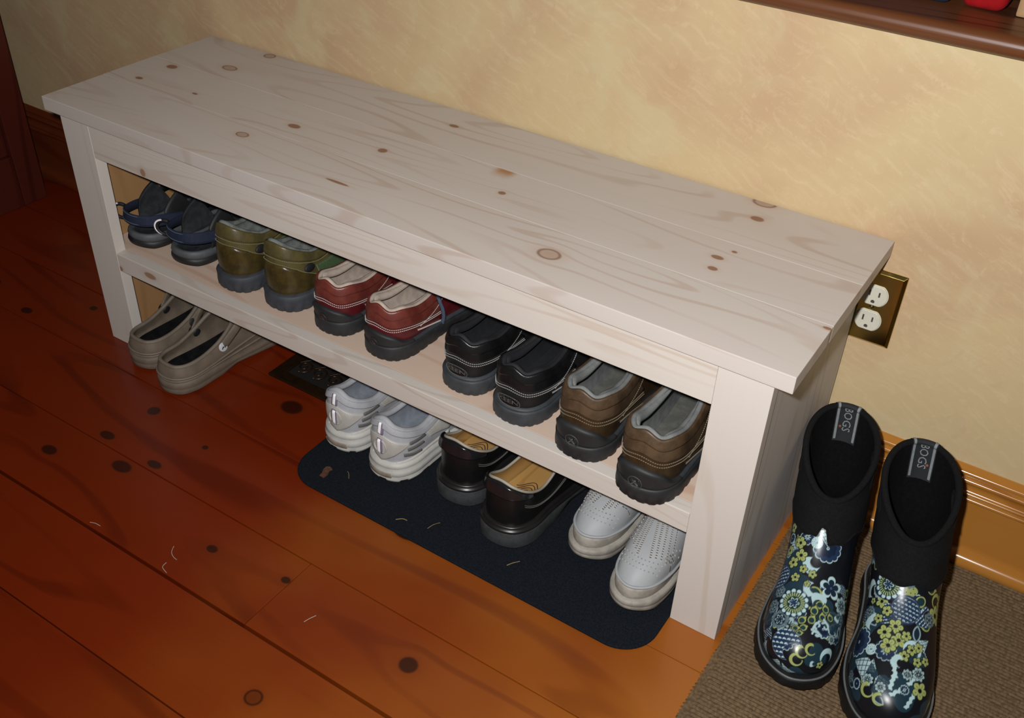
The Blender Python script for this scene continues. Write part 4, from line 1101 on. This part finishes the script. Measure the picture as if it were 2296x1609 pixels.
# ------------------------------------------------------------------ floral rubber boots
BN = 16
FXB = np.array([0, .078, .120, .124, .136, .170, .182, .132, .012, -.112, -.172, -.176, -.134, -.118, -.118, -.078])
def boot_surface(L=.290, wm=1.0, lean=0.0):
    ph = np.arange(BN)/BN*2*PI
    B = np.stack([FXB*L*wm*.925, FY*L, np.zeros(16)], 1)
    # side profile per level: back y, front y, back z, front z, half width, footprint share, widest point
    lev = [(.004, L-.006, .024, .027, None, 1.00), (.000, L-.000, .040, .046, None, 1.00), (.002, L-.018, .060, .071, None, .94),
           (.006, L-.070, .084, .096, .045, .55), (.010, .176, .110, .122, .046, .12), (.006, .150, .138, .146, .047, 0),
           (-.002, .138, .168, .162, .047, 0), (-.010, .130, .200, .174, .0482, 0), (-.016, .124, .230, .181, .0485, 0)]
    C = []
    for li, (b, f, zb, zf, w, sh) in enumerate(lev):
        c, sn = np.cos(ph), np.sin(ph)
        y = (b+f)/2-(f-b)/2*c; u = np.clip((y-b)/(f-b), 0, 1)
        if w is None: P = B*np.array([sh, 1, 1]); P[:, 1] = b+(f-b)*B[:, 1]/L; z = zb+(zf-zb)*P[:, 1]/L; P[:, 2] = z
        else:
            E_ = np.stack([w*wm*np.sign(sn)*np.abs(sn)**.92*(1-(.24 if li > 6 else .08)*u**2), y, zb+(zf-zb)*(u**1.15)], 1)
            Q = B.copy(); Q[:, 1] = b+(f-b)*B[:, 1]/L; Q[:, 2] = E_[:, 2]; Q[:, 0] *= .93
            P = E_*(1-sh)+Q*sh
        P = P.copy(); P[:, 0] += lean*np.clip(P[:, 2]-.09, 0, 1)/.14
        C.append(P)
    return Surf(np.array(C), False), B
# printed motifs: painted per vertex on a fine mesh of the rubber (flat print)
K_ = np.array
C_NAVY, C_DEEP, C_PALE, C_LIME, C_GREEN, C_BLK, C_SLATE, C_TEAL = (K_([.016, .030, .072]), K_([.010, .020, .038]), K_([.40, .56, .58]), K_([.31, .36, .12]),
    K_([.020, .048, .026]), K_([.0045, .005, .007]), K_([.085, .13, .155]), K_([.014, .045, .052]))
def sst(a, b, x): 
    t = np.clip((x-a)/(b-a), 0, 1); return t*t*(3-2*t)
def paint(col, m, c):
    m = np.clip(m, 0, 1)[:, None]; col[:] = col*(1-m)+np.asarray(c)*m
AA = .0005
def inside(d): return sst(AA, -AA, d)      # d: signed distance in metres
def motif(kind, x, y, R, col):
    r = np.hypot(x, y); a = np.arctan2(y, x)
    def petals(n, r0, r1, ph=0, sharp=1.0): return r0+(r1-r0)*np.abs(np.cos((a+ph)*n/2))**sharp
    if kind == 'sunburst':
        sc = R*(.86+.14*np.abs(np.cos(a*7)))
        paint(col, inside(r-R*1.06), C_DEEP)
        paint(col, inside(r-sc)*sst(.74*R, .80*R, r)*sst(.25, .5, np.abs(np.cos(a*7))), C_PALE)
        paint(col, inside(r-.76*R), C_GREEN)
        st = sst(-.1, .3, np.cos(a*26))
        paint(col, st*sst(.46*R, .50*R, r)*inside(r-.74*R), C_LIME*.8+C_PALE*.2)
        pr = R*(.16+.24*np.abs(np.cos(a*3)))
        paint(col, inside(r-.46*R)*0.8, C_GREEN*.6)
        paint(col, inside(r-pr), C_PALE); paint(col, inside(r-pr+.0012), C_NAVY)
    elif kind == 'flower5':
        pr = R*(.42+.58*np.abs(np.cos(a*2.5))**.55)
        paint(col, inside(r-pr-.0012), C_BLK); paint(col, inside(r-pr), C_LIME)
        vein = sst(.93, .99, np.abs(np.cos(a*5)))*inside(r-.72*R)
        paint(col, vein*.8, C_GREEN); paint(col, inside(r-.27*R), C_BLK)
    elif kind == 'outline5':
        pr = R*(.40+.60*np.abs(np.cos(a*2.5))**.5)
        paint(col, inside(r-pr), C_PALE); paint(col, inside(r-pr*.74), C_DEEP); paint(col, inside(r-.10*R), C_NAVY*3)
    elif kind == 'daisy':
        pr = R*(.62+.38*np.abs(np.cos(a*4))**.6)
        paint(col, inside(r-pr-.001), C_BLK); paint(col, inside(r-pr), C_PALE*.75); paint(col, inside(r-pr*.72)*sst(.2, .5, np.abs(np.sin(a*4))), C_SLATE*.5); paint(col, inside(r-.28*R), C_BLK); paint(col, inside(r-.14*R), C_PALE*.6)
    elif kind == 'blue':
        pr = R*(.80+.20*np.abs(np.cos(a*4))**.7)
        paint(col, inside(r-pr), C_SLATE); paint(col, sst(.7, .95, np.cos(a*24))*inside(r-pr*.96)*sst(.6*R, .66*R, r)*.7, C_PALE*.5); paint(col, inside(r-.60*R), C_DEEP)
        p2 = R*(.20+.32*np.abs(np.cos(a*3)))
        paint(col, inside(r-p2), C_PALE*.8); paint(col, inside(r-p2+.0011), C_DEEP)
    elif kind == 'navy':
        pr = R*(.86+.14*np.abs(np.cos(a*6))**.6)
        paint(col, inside(r-pr), C_PALE); paint(col, inside(r-pr+.0012), C_NAVY); paint(col, inside(r-.62*R*(.85+.15*np.abs(np.cos(a*4)))), C_NAVY*.55); paint(col, inside(r-.10*R), C_PALE); paint(col, inside(r-.045*R), C_NAVY)
    elif kind == 'navydaisy':
        pr = R*(.80+.20*np.abs(np.cos(a*5))**.6)
        paint(col, inside(r-pr), C_PALE*.8); paint(col, inside(r-pr+.0010), C_NAVY*.8)
        p2 = R*(.12+.32*np.abs(np.cos(a*4))); paint(col, inside(r-p2), C_PALE*.7); paint(col, inside(r-.10*R), C_NAVY)
    elif kind == 'spoke':
        paint(col, inside(r-R), C_PALE); paint(col, sst(.80, .93, np.cos(a*14))*inside(r-.86*R)*sst(.1*R, .2*R, r), C_NAVY); paint(col, inside(r-.14*R), C_NAVY)
    elif kind in ('fans', 'lattice', 'scales'):
        if kind == 'fans': m = inside(r-R*(1+.05*np.cos(a*2)))
        elif kind == 'lattice': m = inside(np.maximum(np.maximum(-y-.55*R, y-.75*R-.1*x), np.abs(x*.8)-.55*R+.5*y))
        else: m = inside(np.maximum(r-R, .62*R-np.hypot(x-.45*R, y+.5*R)))
        if kind == 'fans': paint(col, inside(r-1.12*R), C_NAVY)
        paint(col, m, C_PALE*(.9 if kind != 'fans' else .85))
        if kind == 'lattice':
            s_ = R*.26; ln = np.maximum(sst(.80, .95, np.cos((x+y)/s_*PI)), sst(.80, .95, np.cos((x-y*.8)/s_*PI))); paint(col, m*ln, C_NAVY)
        else:
            s_ = R*.30; row = np.floor(y/s_); xx = ((x/s_+.5*(row % 2))+.5) % 1-.5; yy = y/s_-row
            rr = np.hypot(xx, yy)
            ln = np.maximum(sst(.44, .50, rr), sst(.10, .03, np.abs(rr-.47)))
            if kind == 'fans': ln = np.maximum(ln, sst(.55, .85, np.cos(np.arctan2(xx, yy+.06)*13))*(rr > .08))
            paint(col, m*ln, C_NAVY)
    elif kind == 'lotus':
        d = np.hypot(x, y*.85)-.62*R; tip = np.maximum(np.abs(x)*1.05+y*.62-.66*R, -y); d = np.minimum(d, tip)
        paint(col, inside(d-.0010), C_BLK); paint(col, inside(d), C_LIME); d2 = np.hypot(x, (y+.06*R)*.9)-.47*R
        paint(col, inside(d2), C_TEAL*.8)
    elif kind == 'crescent':
        paint(col, inside(np.maximum(r-R, .78*R-np.hypot(x-.25*R, y+.28*R))), C_PALE)
    elif kind == 'limearc':
        paint(col, inside(np.maximum(r-R, .70*R-np.hypot(x-.12*R, y+.12*R)))*(x+y*.2 < .6*R), C_LIME)
    elif kind == 'dotted':
        paint(col, inside(r-R*(.9+.1*np.cos(a*3))), C_LIME*.85); s_ = .0052
        paint(col, inside(r-.85*R)*inside(np.hypot(((x/s_+.5*(np.floor(y/s_) % 2)) % 1-.5)*s_, ((y/s_) % 1-.5)*s_)-.0007), C_BLK)
    elif kind == 'curl':
        rr = R*(.12+.88*((a+PI)/(2*PI))); paint(col, inside(np.abs(r-rr*.75)-.0012)*inside(r-R), C_PALE*.9)
        paint(col, inside(np.abs(y-.75*R+.25*(x+R)**2/R)-.0013)*(np.abs(x) < R), C_PALE*.9)
    elif kind == 'blob':
        paint(col, inside(np.maximum(np.maximum(r-R*(.9+.1*np.cos(3*a)), .62*R-np.hypot(x-.55*R, y-.1*R)), 0*r-1)), C_PALE*.95)
    elif kind == 'leaf':
        d = np.maximum(np.hypot(x+.75*R, y)-1.25*R, np.hypot(x-.75*R, y)-1.25*R); paint(col, inside(d), C_PALE*.6); paint(col, inside(d+.0016), C_DEEP)
    elif kind == 'teal':
        paint(col, inside(r-R*(.85+.15*np.cos(a*3+1)))*.9, C_TEAL*.6+C_NAVY*.3)
    elif kind == 'wave':
        w = y-.16*R*np.abs(np.sin(x/R*PI*1.6)); paint(col, inside(np.maximum(np.abs(w)-.0022, np.abs(x)-R)), C_PALE)
    elif kind == 'wedge':
        paint(col, inside(np.maximum(np.maximum(-y-.7*R, np.abs(x-.2*R)-.55*R+.4*y), .55*R-np.hypot(x-.75*R, y-.15*R))), C_PALE)
def boot(label, loc, rz, mir, motifs, lean, seed, vcut, text):
    S, B = boot_surface(lean=lean)
    root = thing('rubber_boot', label, 'boot', loc, rz, 'floral rubber boots on the rug')
    add = lambda n, V, F, m, sm=True, par=None: obj(n, V, F, m, par or root, sm, mir)
    rng = np.random.RandomState(seed)
    # fine rubber mesh up to the cut line
    q = np.linspace(0, 1, int(700*DENS), endpoint=False)
    t = (q+.055*np.sin(2*PI*q)) % 1.0; t = np.sort(t); nv = int(230*DENS)
    cut = vcut(t); v = cut[:, None]*np.linspace(0, 1, nv)[None]
    tt = np.repeat(t[:, None], nv, 1); V = S.ev(tt, v).reshape(-1, 3); Nn = S.nr(tt, v).reshape(-1, 3)
    col = np.tile(C_BLK*1.6, (len(V), 1))
    def apply(kind, th, vv, R, ang):
        c = S.ev(np.array([th]), np.array([vv]))[0]; n = S.nr(np.array([th]), np.array([vv]))[0]
        dv = S.ev(np.array([th]), np.array([min(vv+.01, 1)]))[0]-S.ev(np.array([th]), np.array([max(vv-.01, 0)]))[0]
        dv -= n*(dv@n); dv /= np.linalg.norm(dv)+1e-9; du = np.cross(dv, n)
        d = V-c; idx = np.where((np.abs(d).max(1) < R*1.7) & ((Nn@n) > .15))[0]
        if len(idx) == 0: return
        x = d[idx]@du; y = d[idx]@dv; h = d[idx]@n; k = np.sqrt(1+(h/np.maximum(np.hypot(x, y), 1e-5))**2); x *= k; y *= k
        ca, sa = math.cos(ang), math.sin(ang); X, Y = x*ca+y*sa, -x*sa+y*ca
        if mir: X = -X
        sub = col[idx]; motif(kind, X, Y, R, sub); col[idx] = sub
    kinds = ['blue', 'flower5', 'navy', 'daisy', 'fans', 'outline5', 'teal', 'lotus', 'flower5', 'spoke']
    for i in range(26):                       # muted backdrop on every side
        apply('teal', rng.rand(), rng.rand()*.45, .012+.014*rng.rand(), rng.rand()*6)
    for i in range(30):
        th = rng.rand()*.5-.25; apply(kinds[i % 10], th % 1, .04+rng.rand()*.40, .010+.008*rng.rand(), rng.rand()*6)
    k2 = ['leaf', 'navydaisy', 'lattice', 'blue', 'lotus', 'daisy', 'limearc', 'scales', 'navy', 'flower5']
    for i in range(46):                       # filler between the larger motifs on the visible side
        apply(k2[i % 10], .27+.46*rng.rand(), .03+rng.rand()*.55, .007+.007*rng.rand(), rng.rand()*6)
    for m_ in motifs: apply(*m_)
    me_o = add('printed_rubber', V, gridF(len(t), nv, True), m_print_rub)
    at = me_o.data.color_attributes.new('print', 'FLOAT_COLOR', 'POINT')
    at.data.foreach_set('color', np.concatenate([col, np.ones((len(col), 1))], 1).astype('f4').ravel())
    # neoprene shaft with a hand hole in each flank
    nt, nw = 220, 70; t = np.linspace(0, 1, nt, endpoint=False); s_ = np.linspace(0, 1, nw)
    vlo = vcut(t)-.012; vv = vlo[:, None]+(1-vlo)[:, None]*s_[None]; tt = np.repeat(t[:, None], nw, 1)
    hole_c = [(.235, .868), (.765, .868)]; ht, hv = .046, .048
    def hole(T, W): return np.minimum.reduce([np.hypot((T-a)/ht, (W-b-(T-a)*(.55 if a < .5 else -.55)*-1)/hv) for a, b in hole_c])
    keep = lambda T, W: hole(T, W) > 1
    def shell(off, name, mat, flip):
        bu = np.where(vv > vlo[:, None]+.01, 1, 0)
        P = S.off(tt, vv, np.full(tt.shape, off))
        F = gridF(nt, nw, True); T = tt.ravel(); W = vv.ravel()
        H = hole(T, W) > 1.0
        F = [f for f in F if H[f[0]] and H[f[1]] and H[f[2]] and H[f[3]]]
        if flip: F = [f[::-1] for f in F]
        return add(name, P.reshape(-1, 3), F, mat)
    shell(.0016, 'neoprene_shaft', m_neo, False)
    vv = np.linspace(.05, 1, nw)[None]+0*tt; vlo = vv[:, 0]
    shell(-.0036, 'lining', m_neoin, True)
    for a, b in hole_c:
        qq = np.linspace(0, 2*PI, 50, endpoint=False); T = a+ht*1.06*np.cos(qq); W = b+hv*1.06*np.sin(qq)-(T-a)*(.55 if a < .5 else -.55)
        W = np.clip(W, 0, 1)
        Vt, Ft = tube(S.off(T, W, -.0010), .0040, 8, True); add('hand_hole_binding', Vt, Ft, m_neo)
    t2 = np.linspace(0, 1, 140, endpoint=False)
    Vt, Ft = tube(S.off(t2, np.full(140, 1.0), -.0010), .0044, 10, True); add('rim', Vt, Ft, m_neo)
    P = S.off(t2, vcut(t2), .0014); Vt, Ft = tube(P, .0014, 6, True); add('seam', Vt, Ft, m_neo)
    # outsole, foxing line
    n = 180; t3 = np.linspace(0, 1, n, endpoint=False); b = per(B, t3); nn = per(outn(B), t3); nn /= np.linalg.norm(nn, axis=1)[:, None]; yy = b[:, 1]/.290
    z0 = np.interp(yy, [0, .04, .3, .42, .55, .72, .88, 1], [.002, 0, 0, .006, .004, 0, .004, .014]); zt = np.interp(yy, [0, 1], [.027, .031]); sq = np.where((t3*26) % 1 < .35, 1, 0)
    R_ = []
    for d, h, k in ((-.006, 0, 0), (.003, .02, 1), (.0062, .12, 1), (.0068, .40, 1), (.0066, .46, 0), (.0060, .80, 0), (.0052, 1.0, 0), (.002, 1.04, 0), (-.004, 1.04, 0)):
        p = b+nn*(d-.0010*sq*k)[:, None]; p[:, 2] = z0+(zt-z0)*h; R_.append(p)
    add('outsole', np.stack(R_, 1).reshape(-1, 3), gridF(n, 9, True)+[tuple((n-1-i)*9 for i in range(n)), tuple(i*9+8 for i in range(n))], m_outs)
    p = b+nn*.0042; p[:, 2] = zt+.0010; Vt, Ft = tube(p, .0014, 8, True); add('foxing_line', Vt, Ft, m_fox)
    ii = per(B-outn(B)*.010, t3); ii[:, 2] = .030
    add('insole', ii, [tuple(range(n))], m_neoin, False)
    # woven label over the back rim: dark tape, two pale bars, lettering
    tape = []
    ww = .016; vin = np.linspace(.80, 1.0, 16); 
    def tape_pt(x, k, lift=0.0):       # x across (m), k 0..1 from inside bottom up and over the rim
        th = (x/.30) % 1.0
        if k < .72:
            v_ = .80+.20*k/.72; return S.off(np.array([th]), np.array([v_]), -.0052-lift)[0]
        f = (k-.72)/.28; e = S.ev(np.array([th]), np.array([1.0]))[0]; nr_ = S.nr(np.array([th]), np.array([1.0]))[0]; an = PI*(1-f)
        return e+nr_*(-.001+math.cos(an)*(.0055+lift))+np.array([0, 0, 1.0])*math.sin(an)*(.0058+lift)
    def strip(x0, x1, k0, k1, lift, name, mat, par=None, nk=26):
        X = np.linspace(x0, x1, 6); Kk = np.linspace(k0, k1, nk)
        Vv = [tape_pt(x, k, lift) for x in X for k in Kk]; F = gridF(6, nk)
        return add(name, Vv, [f[::-1] for f in F], mat, True, par)
    tp = strip(-ww, ww, 0, 1, 0, 'pull_tape', m_tape)
    strip(-ww+.0012, -ww+.0046, .04, .90, .0006, 'tape_bar', m_bar, tp); strip(ww-.0046, ww-.0012, .04, .90, .0006, 'tape_bar', m_bar, tp)
    cu = surf_text(text, None, 0, 0, .0165, 0)
    TV, TF = cu
    Lk = .052
    Vv = []
    for c in TV:                              # text runs along the tape, letters turned a quarter
        k = .46-c[0]/Lk*.62; x = -c[1]*1.0+.0
        if mir: x = -x
        Vv.append(tape_pt(x if not mir else x, min(max(k, 0), 1), .0009))
    add('lettering', Vv, TF, m_bar, False, tp)
    od = disc((0, 0, 0), (0, 0, 1), .0019, .0006, 14)
    c = tape_pt(.0078, .30, .0008); nrm = -S.nr(np.array([.026]), np.array([.88]))[0]
    Vd, Fd = disc(c, nrm, .0019, .0008, 14); add('orange_dot', Vd, Fd, m_orange, True, tp)
    return S, root
m, nt, b = newmat('printed_rubber')
ca = nt.nodes.new('ShaderNodeVertexColor'); ca.layer_name = 'print'; nt.links.new(ca.outputs[0], b.inputs['Base Color'])
b.inputs['Roughness'].default_value = .30; b.inputs['Specular IOR Level'].default_value = .35
m_print_rub = m
m_neo = pbr('black_neoprene', (.0075, .0075, .008), .92, .3, 300, .5, 1200, .15)
m_neoin = pbr('black_boot_lining', (.0045, .0045, .005), .95, .3, 200, .3, 900, .1)
m_outs = pbr('black_outsole_rubber', (.0085, .0085, .009), .55, .4, 60, .3, 300, .4)
m_fox = pbr('grey_foxing', (.12, .13, .13), .5, .15)
m_tape = pbr('dark_tape', (.010, .012, .015), .8, .2)
m_bar = pbr('pale_label_thread', (.20, .22, .225), .7, .15, 400)
m_orange = pbr('orange_thread', (.22, .075, .03), .7, .1)
def vc_left(t):
    q = np.asarray(t); f = (1-np.cos(2*PI*q))/2       # 1 at the toe side
    return .545+.045*f+.010*np.sin(q*2*PI*5)+.008*np.sin(q*2*PI*11+1)+.085*np.exp(-((q-.497)/.020)**4)
def vc_right(t):
    q = np.asarray(t); f = (1-np.cos(2*PI*q))/2
    return .535+.055*f+.014*np.sin(q*2*PI*4+2)+.008*np.sin(q*2*PI*9)
BOOT_L = [('teal', 0.524, 0.5719, 0.0207, 0), ('teal', 0.368, 0.3836, 0.0158, 1), ('teal', 0.582, 0.3048, 0.0152, 2), ('teal', 0.396, 0.2089, 0.0138, 0),
    ('teal', 0.546, 0.2055, 0.0167, 0), ('teal', 0.496, 0.387, 0.0119, 0), ('dotted', 0.344, 0.161, 0.0138, 0), ('navydaisy', 0.434, 0.5719, 0.0108, 0),
    ('navy', 0.528, 0.5582, 0.0187, 0.3), ('lattice', 0.516, 0.6199, 0.013, 1.35), ('spoke', 0.48, 0.5719, 0.0073, 0), ('blob', 0.478, 0.4795, 0.0121, 0.6),
    ('blob', 0.494, 0.4075, 0.0106, 0.2), ('blob', 0.526, 0.3801, 0.0105, 4.6), ('fans', 0.366, 0.3356, 0.0162, 0.4), ('leaf', 0.32, 0.363, 0.0107, 0.2),
    ('leaf', 0.316, 0.3733, 0.0081, 0.4), ('blue', 0.4, 0.2671, 0.0097, 0), ('blue', 0.44, 0.2774, 0.0126, 0.3), ('limearc', 0.358, 0.0993, 0.0088, 1),
    ('sunburst', 0.46, 0.3459, 0.0181, 0.1), ('outline5', 0.56, 0.4144, 0.015, 0.3), ('flower5', 0.194, 0.1644, 0.0076, 0.3), ('flower5', 0.36, 0.4418, 0.0071, 0.8),
    ('flower5', 0.408, 0.524, 0.0081, 0.1), ('flower5', 0.428, 0.4863, 0.0084, 0.5), ('flower5', 0.404, 0.4384, 0.0077, 0.9), ('flower5', 0.454, 0.4521, 0.0052, 0.2),
    ('flower5', 0.436, 0.411, 0.0059, 0.6), ('flower5', 0.49, 0.4521, 0.0052, 0), ('flower5', 0.48, 0.4178, 0.0038, 0.4), ('lotus', 0.52, 0.3493, 0.0075, -0.1),
    ('lotus', 0.55, 0.3527, 0.0067, 0.3), ('lotus', 0.544, 0.3322, 0.0066, 0.2), ('lotus', 0.568, 0.3253, 0.006, 0.4), ('lotus', 0.518, 0.3253, 0.0073, -0.4),
    ('lotus', 0.494, 0.3185, 0.007, -0.6), ('lotus', 0.502, 0.3014, 0.0063, -0.9), ('lotus', 0.484, 0.2911, 0.0058, -1.2), ('lotus', 0.496, 0.2842, 0.0049, -1.2),
    ('curl', 0.536, 0.2877, 0.007, 0.2), ('curl', 0.556, 0.3048, 0.0078, -0.5), ('curl', 0.536, 0.3116, 0.0066, 1.5), ('scales', 0.474, 0.226, 0.0189, 0.2),
    ('scales', 0.422, 0.1644, 0.0092, 0.1), ('daisy', 0.582, 0.2534, 0.0059, 0), ('crescent', 0.574, 0.1849, 0.0107, -0.7), ('limearc', 0.53, 0.2397, 0.0074, 0.2),
    ('limearc', 0.512, 0.226, 0.0078, 0.5), ('limearc', 0.504, 0.1849, 0.0082, 0.9), ('leaf', 0.612, 0.2466, 0.0075, 0.1), ('flower5', 0.558, 0.1507, 0.0051, 0),
    ('blob', 0.54, 0.1678, 0.0041, 0), ('blob', 0.596, 0.3082, 0.005, 1.0), ('wedge', 0.484, 0.75, 0.013, 0.2), ('spoke', 0.464, 0.75, 0.0038, 0),
    ('lotus', 0.474, 0.6541, 0.0042, 3), ('blob', 0.514, 0.6678, 0.0035, 0)]
BOOT_R = [('teal', 0.67, 0.226, 0.0171, 0), ('teal', 0.532, 0.2671, 0.0152, 0), ('teal', 0.478, 0.3014, 0.0152, 1), ('teal', 0.532, 0.4623, 0.0146, 1),
    ('teal', 0.512, 0.7021, 0.0149, 1), ('teal', 0.576, 0.274, 0.0123, 2), ('teal', 0.45, 0.3493, 0.0113, 2), ('blob', 0.666, 0.4486, 0.0128, 0.4),
    ('blob', 0.614, 0.3836, 0.0117, 0.9), ('crescent', 0.774, 0.1884, 0.0107, 0.3), ('dotted', 0.49, 0.5719, 0.0083, 0), ('blue', 0.52, 0.6541, 0.013, 0.2),
    ('outline5', 0.508, 0.75, 0.0106, 0.4), ('blue', 0.498, 0.6096, 0.0075, 0), ('lotus', 0.668, 0.5514, 0.0075, -0.4), ('lotus', 0.626, 0.6233, 0.0071, 0),
    ('lotus', 0.584, 0.6712, 0.007, 0.3), ('lotus', 0.856, 0.1404, 0.0074, -0.6), ('lotus', 0.63, 0.5925, 0.0068, -0.1), ('lotus', 0.872, 0.0411, 0.0064, -0.6),
    ('outline5', 0.816, 0.0, 0.0169, 0.2), ('sunburst', 0.582, 0.5514, 0.0181, 0), ('fans', 0.5, 0.4966, 0.0158, 0.3), ('navy', 0.65, 0.2705, 0.0196, 0.2),
    ('spoke', 0.588, 0.3253, 0.0069, 0), ('navydaisy', 0.544, 0.3562, 0.0129, 0.3), ('lattice', 0.6, 0.2603, 0.0156, 0.7), ('flower5', 0.566, 0.4623, 0.0063, 0),
    ('flower5', 0.592, 0.4178, 0.0059, 0.4), ('flower5', 0.746, 0.2055, 0.0049, 0.6), ('flower5', 0.638, 0.4349, 0.0041, 0.2), ('flower5', 0.528, 0.4349, 0.0089, 0.1),
    ('flower5', 0.558, 0.4007, 0.0089, 0.5), ('flower5', 0.514, 0.4007, 0.0089, 0.8), ('flower5', 0.54, 0.3733, 0.0093, 0.3), ('flower5', 0.492, 0.4178, 0.006, 0.2),
    ('leaf', 0.46, 0.4247, 0.0103, 0.1), ('crescent', 0.472, 0.3801, 0.0113, 1.2), ('flower5', 0.474, 0.3801, 0.0064, 0.2), ('flower5', 0.454, 0.3836, 0.0058, 0.6),
    ('flower5', 0.494, 0.363, 0.0064, 0.9), ('flower5', 0.458, 0.3459, 0.0057, 0.1), ('flower5', 0.432, 0.339, 0.0053, 0.4), ('blob', 0.51, 0.3459, 0.0087, 0.5),
    ('wave', 0.516, 0.3219, 0.0092, 1.3), ('wave', 0.518, 0.2945, 0.0101, 1.7), ('wave', 0.498, 0.274, 0.0111, -0.7), ('wave', 0.47, 0.2432, 0.0101, -1.1),
    ('wave', 0.464, 0.3048, 0.0112, -0.9), ('daisy', 0.482, 0.3185, 0.0063, 0), ('daisy', 0.454, 0.3151, 0.0083, 0.3), ('flower5', 0.45, 0.2705, 0.0101, 0.2),
    ('daisy', 0.538, 0.2637, 0.0063, 0.1), ('navydaisy', 0.486, 0.2808, 0.0059, 0.2), ('daisy', 0.572, 0.25, 0.0074, 0.2), ('limearc', 0.566, 0.2192, 0.0092, -0.6),
    ('limearc', 0.536, 0.2226, 0.0076, -0.3), ('wave', 0.494, 0.75, 0.0083, -0.2)]
BL_ = ((1.2395, .257, .0074), PI+.20, False, .011)
BR_ = ((1.3465, .243, .0074), PI+.245, True, -.012)
boot('black floral rubber boot next to the bench end panel', BL_[0], BL_[1], BL_[2], BOOT_L, BL_[3], 3, vc_left, 'BOGS')
boot('black floral rubber boot nearer the baseboard, right of the other boot', BR_[0], BR_[1], BR_[2], BOOT_R, BR_[3], 5, vc_right, 'BOGS')

# ------------------------------------------------------------------ small bits on the mat and the floor
m_leaf = pbr('dry_brown_leaf', (.105, .040, .018), .8, .4, 200)
m_straw = pbr('dry_straw', (.23, .16, .075), .8, .3, 200)
m_lint = pbr('pale_lint', (.36, .33, .29), .9, .1)
P = [(-.006, -.011), (.002, -.013), (.0065, -.006), (.0055, .002), (.0085, .008), (.003, .013), (-.003, .010), (-.006, .004), (-.0045, -.003)]
V = [(x, y, .0006+.0009*math.sin(x*400+y*200)) for x, y in P]+[(x, y, .0001+.0009*math.sin(x*400+y*200)) for x, y in P]; n = len(P)
lf = obj('dry_leaf', V, [tuple(range(n)), tuple(range(n, 2*n))[::-1]]+[(i, n+i, n+(i+1) % n, (i+1) % n) for i in range(n)], m_leaf, None, False)
lf.location = (.557, -.054, .0050); lf.rotation_euler = (0, 0, .35); tag(lf, 'small brown dry leaf on the left end of the navy mat', 'leaf')
def bit(name, label, cat, P, r, mat, group):
    c = np.mean(P, 0); c[2] = min(p[2] for p in P)-r
    V, F = tube(crv(np.array(P)-c, 18), r, 6); o = obj(name, V, F, mat, None); o.location = c; tag(o, label, cat, group); return o
zb = .0052
bit('straw_bit', 'bent bit of dry straw on the mat beside the brown leaf', 'straw', [(.584, -.034, zb), (.590, -.038, zb+.002), (.596, -.045, zb)], .0006, m_straw, 'straw bits on the mat')
bit('straw_bit', 'short straw bit lying across the mat nearest its front edge', 'straw', [(.709, -.072, zb), (.717, -.066, zb+.001), (.724, -.064, zb)], .0007, m_straw, 'straw bits on the mat')
bit('straw_bit', 'thin straw on the mat in front of the left dress shoe', 'straw', [(.758, -.060, zb), (.761, -.050, zb+.001), (.766, -.040, zb)], .0005, m_straw, 'straw bits on the mat')
bit('straw_bit', 'brown straw bit on the mat below the right dress shoe', 'straw', [(.892, -.053, zb), (.897, -.045, zb+.001), (.903, -.036, zb)], .0007, m_straw, 'straw bits on the mat')
zl = .0006
G = 'pale lint strands on the floor'
bit('lint_strand', 'hooked pale lint strand on the floor left of the plank end joint', 'lint', [(.482, -.291, zl), (.489, -.301, zl+.001), (.497, -.305, zl), (.505, -.306, zl)], .0005, m_lint, G)
bit('lint_strand', 'curved pale lint strand on the floor nearest the wide dark gap', 'lint', [(.497, -.318, zl), (.500, -.327, zl+.001), (.512, -.3305, zl)], .0005, m_lint, G)
bit('lint_strand', 'short straight pale lint strand on the floor far left of the mat', 'lint', [(.348, -.3275, zl), (.357, -.325, zl+.001), (.366, -.324, zl)], .0005, m_lint, G)
bit('lint_strand', 'pale lint strand on the floor right of the plank end joint', 'lint', [(.724, -.286, zl), (.727, -.278, zl+.001), (.730, -.269, zl)], .0005, m_lint, G)
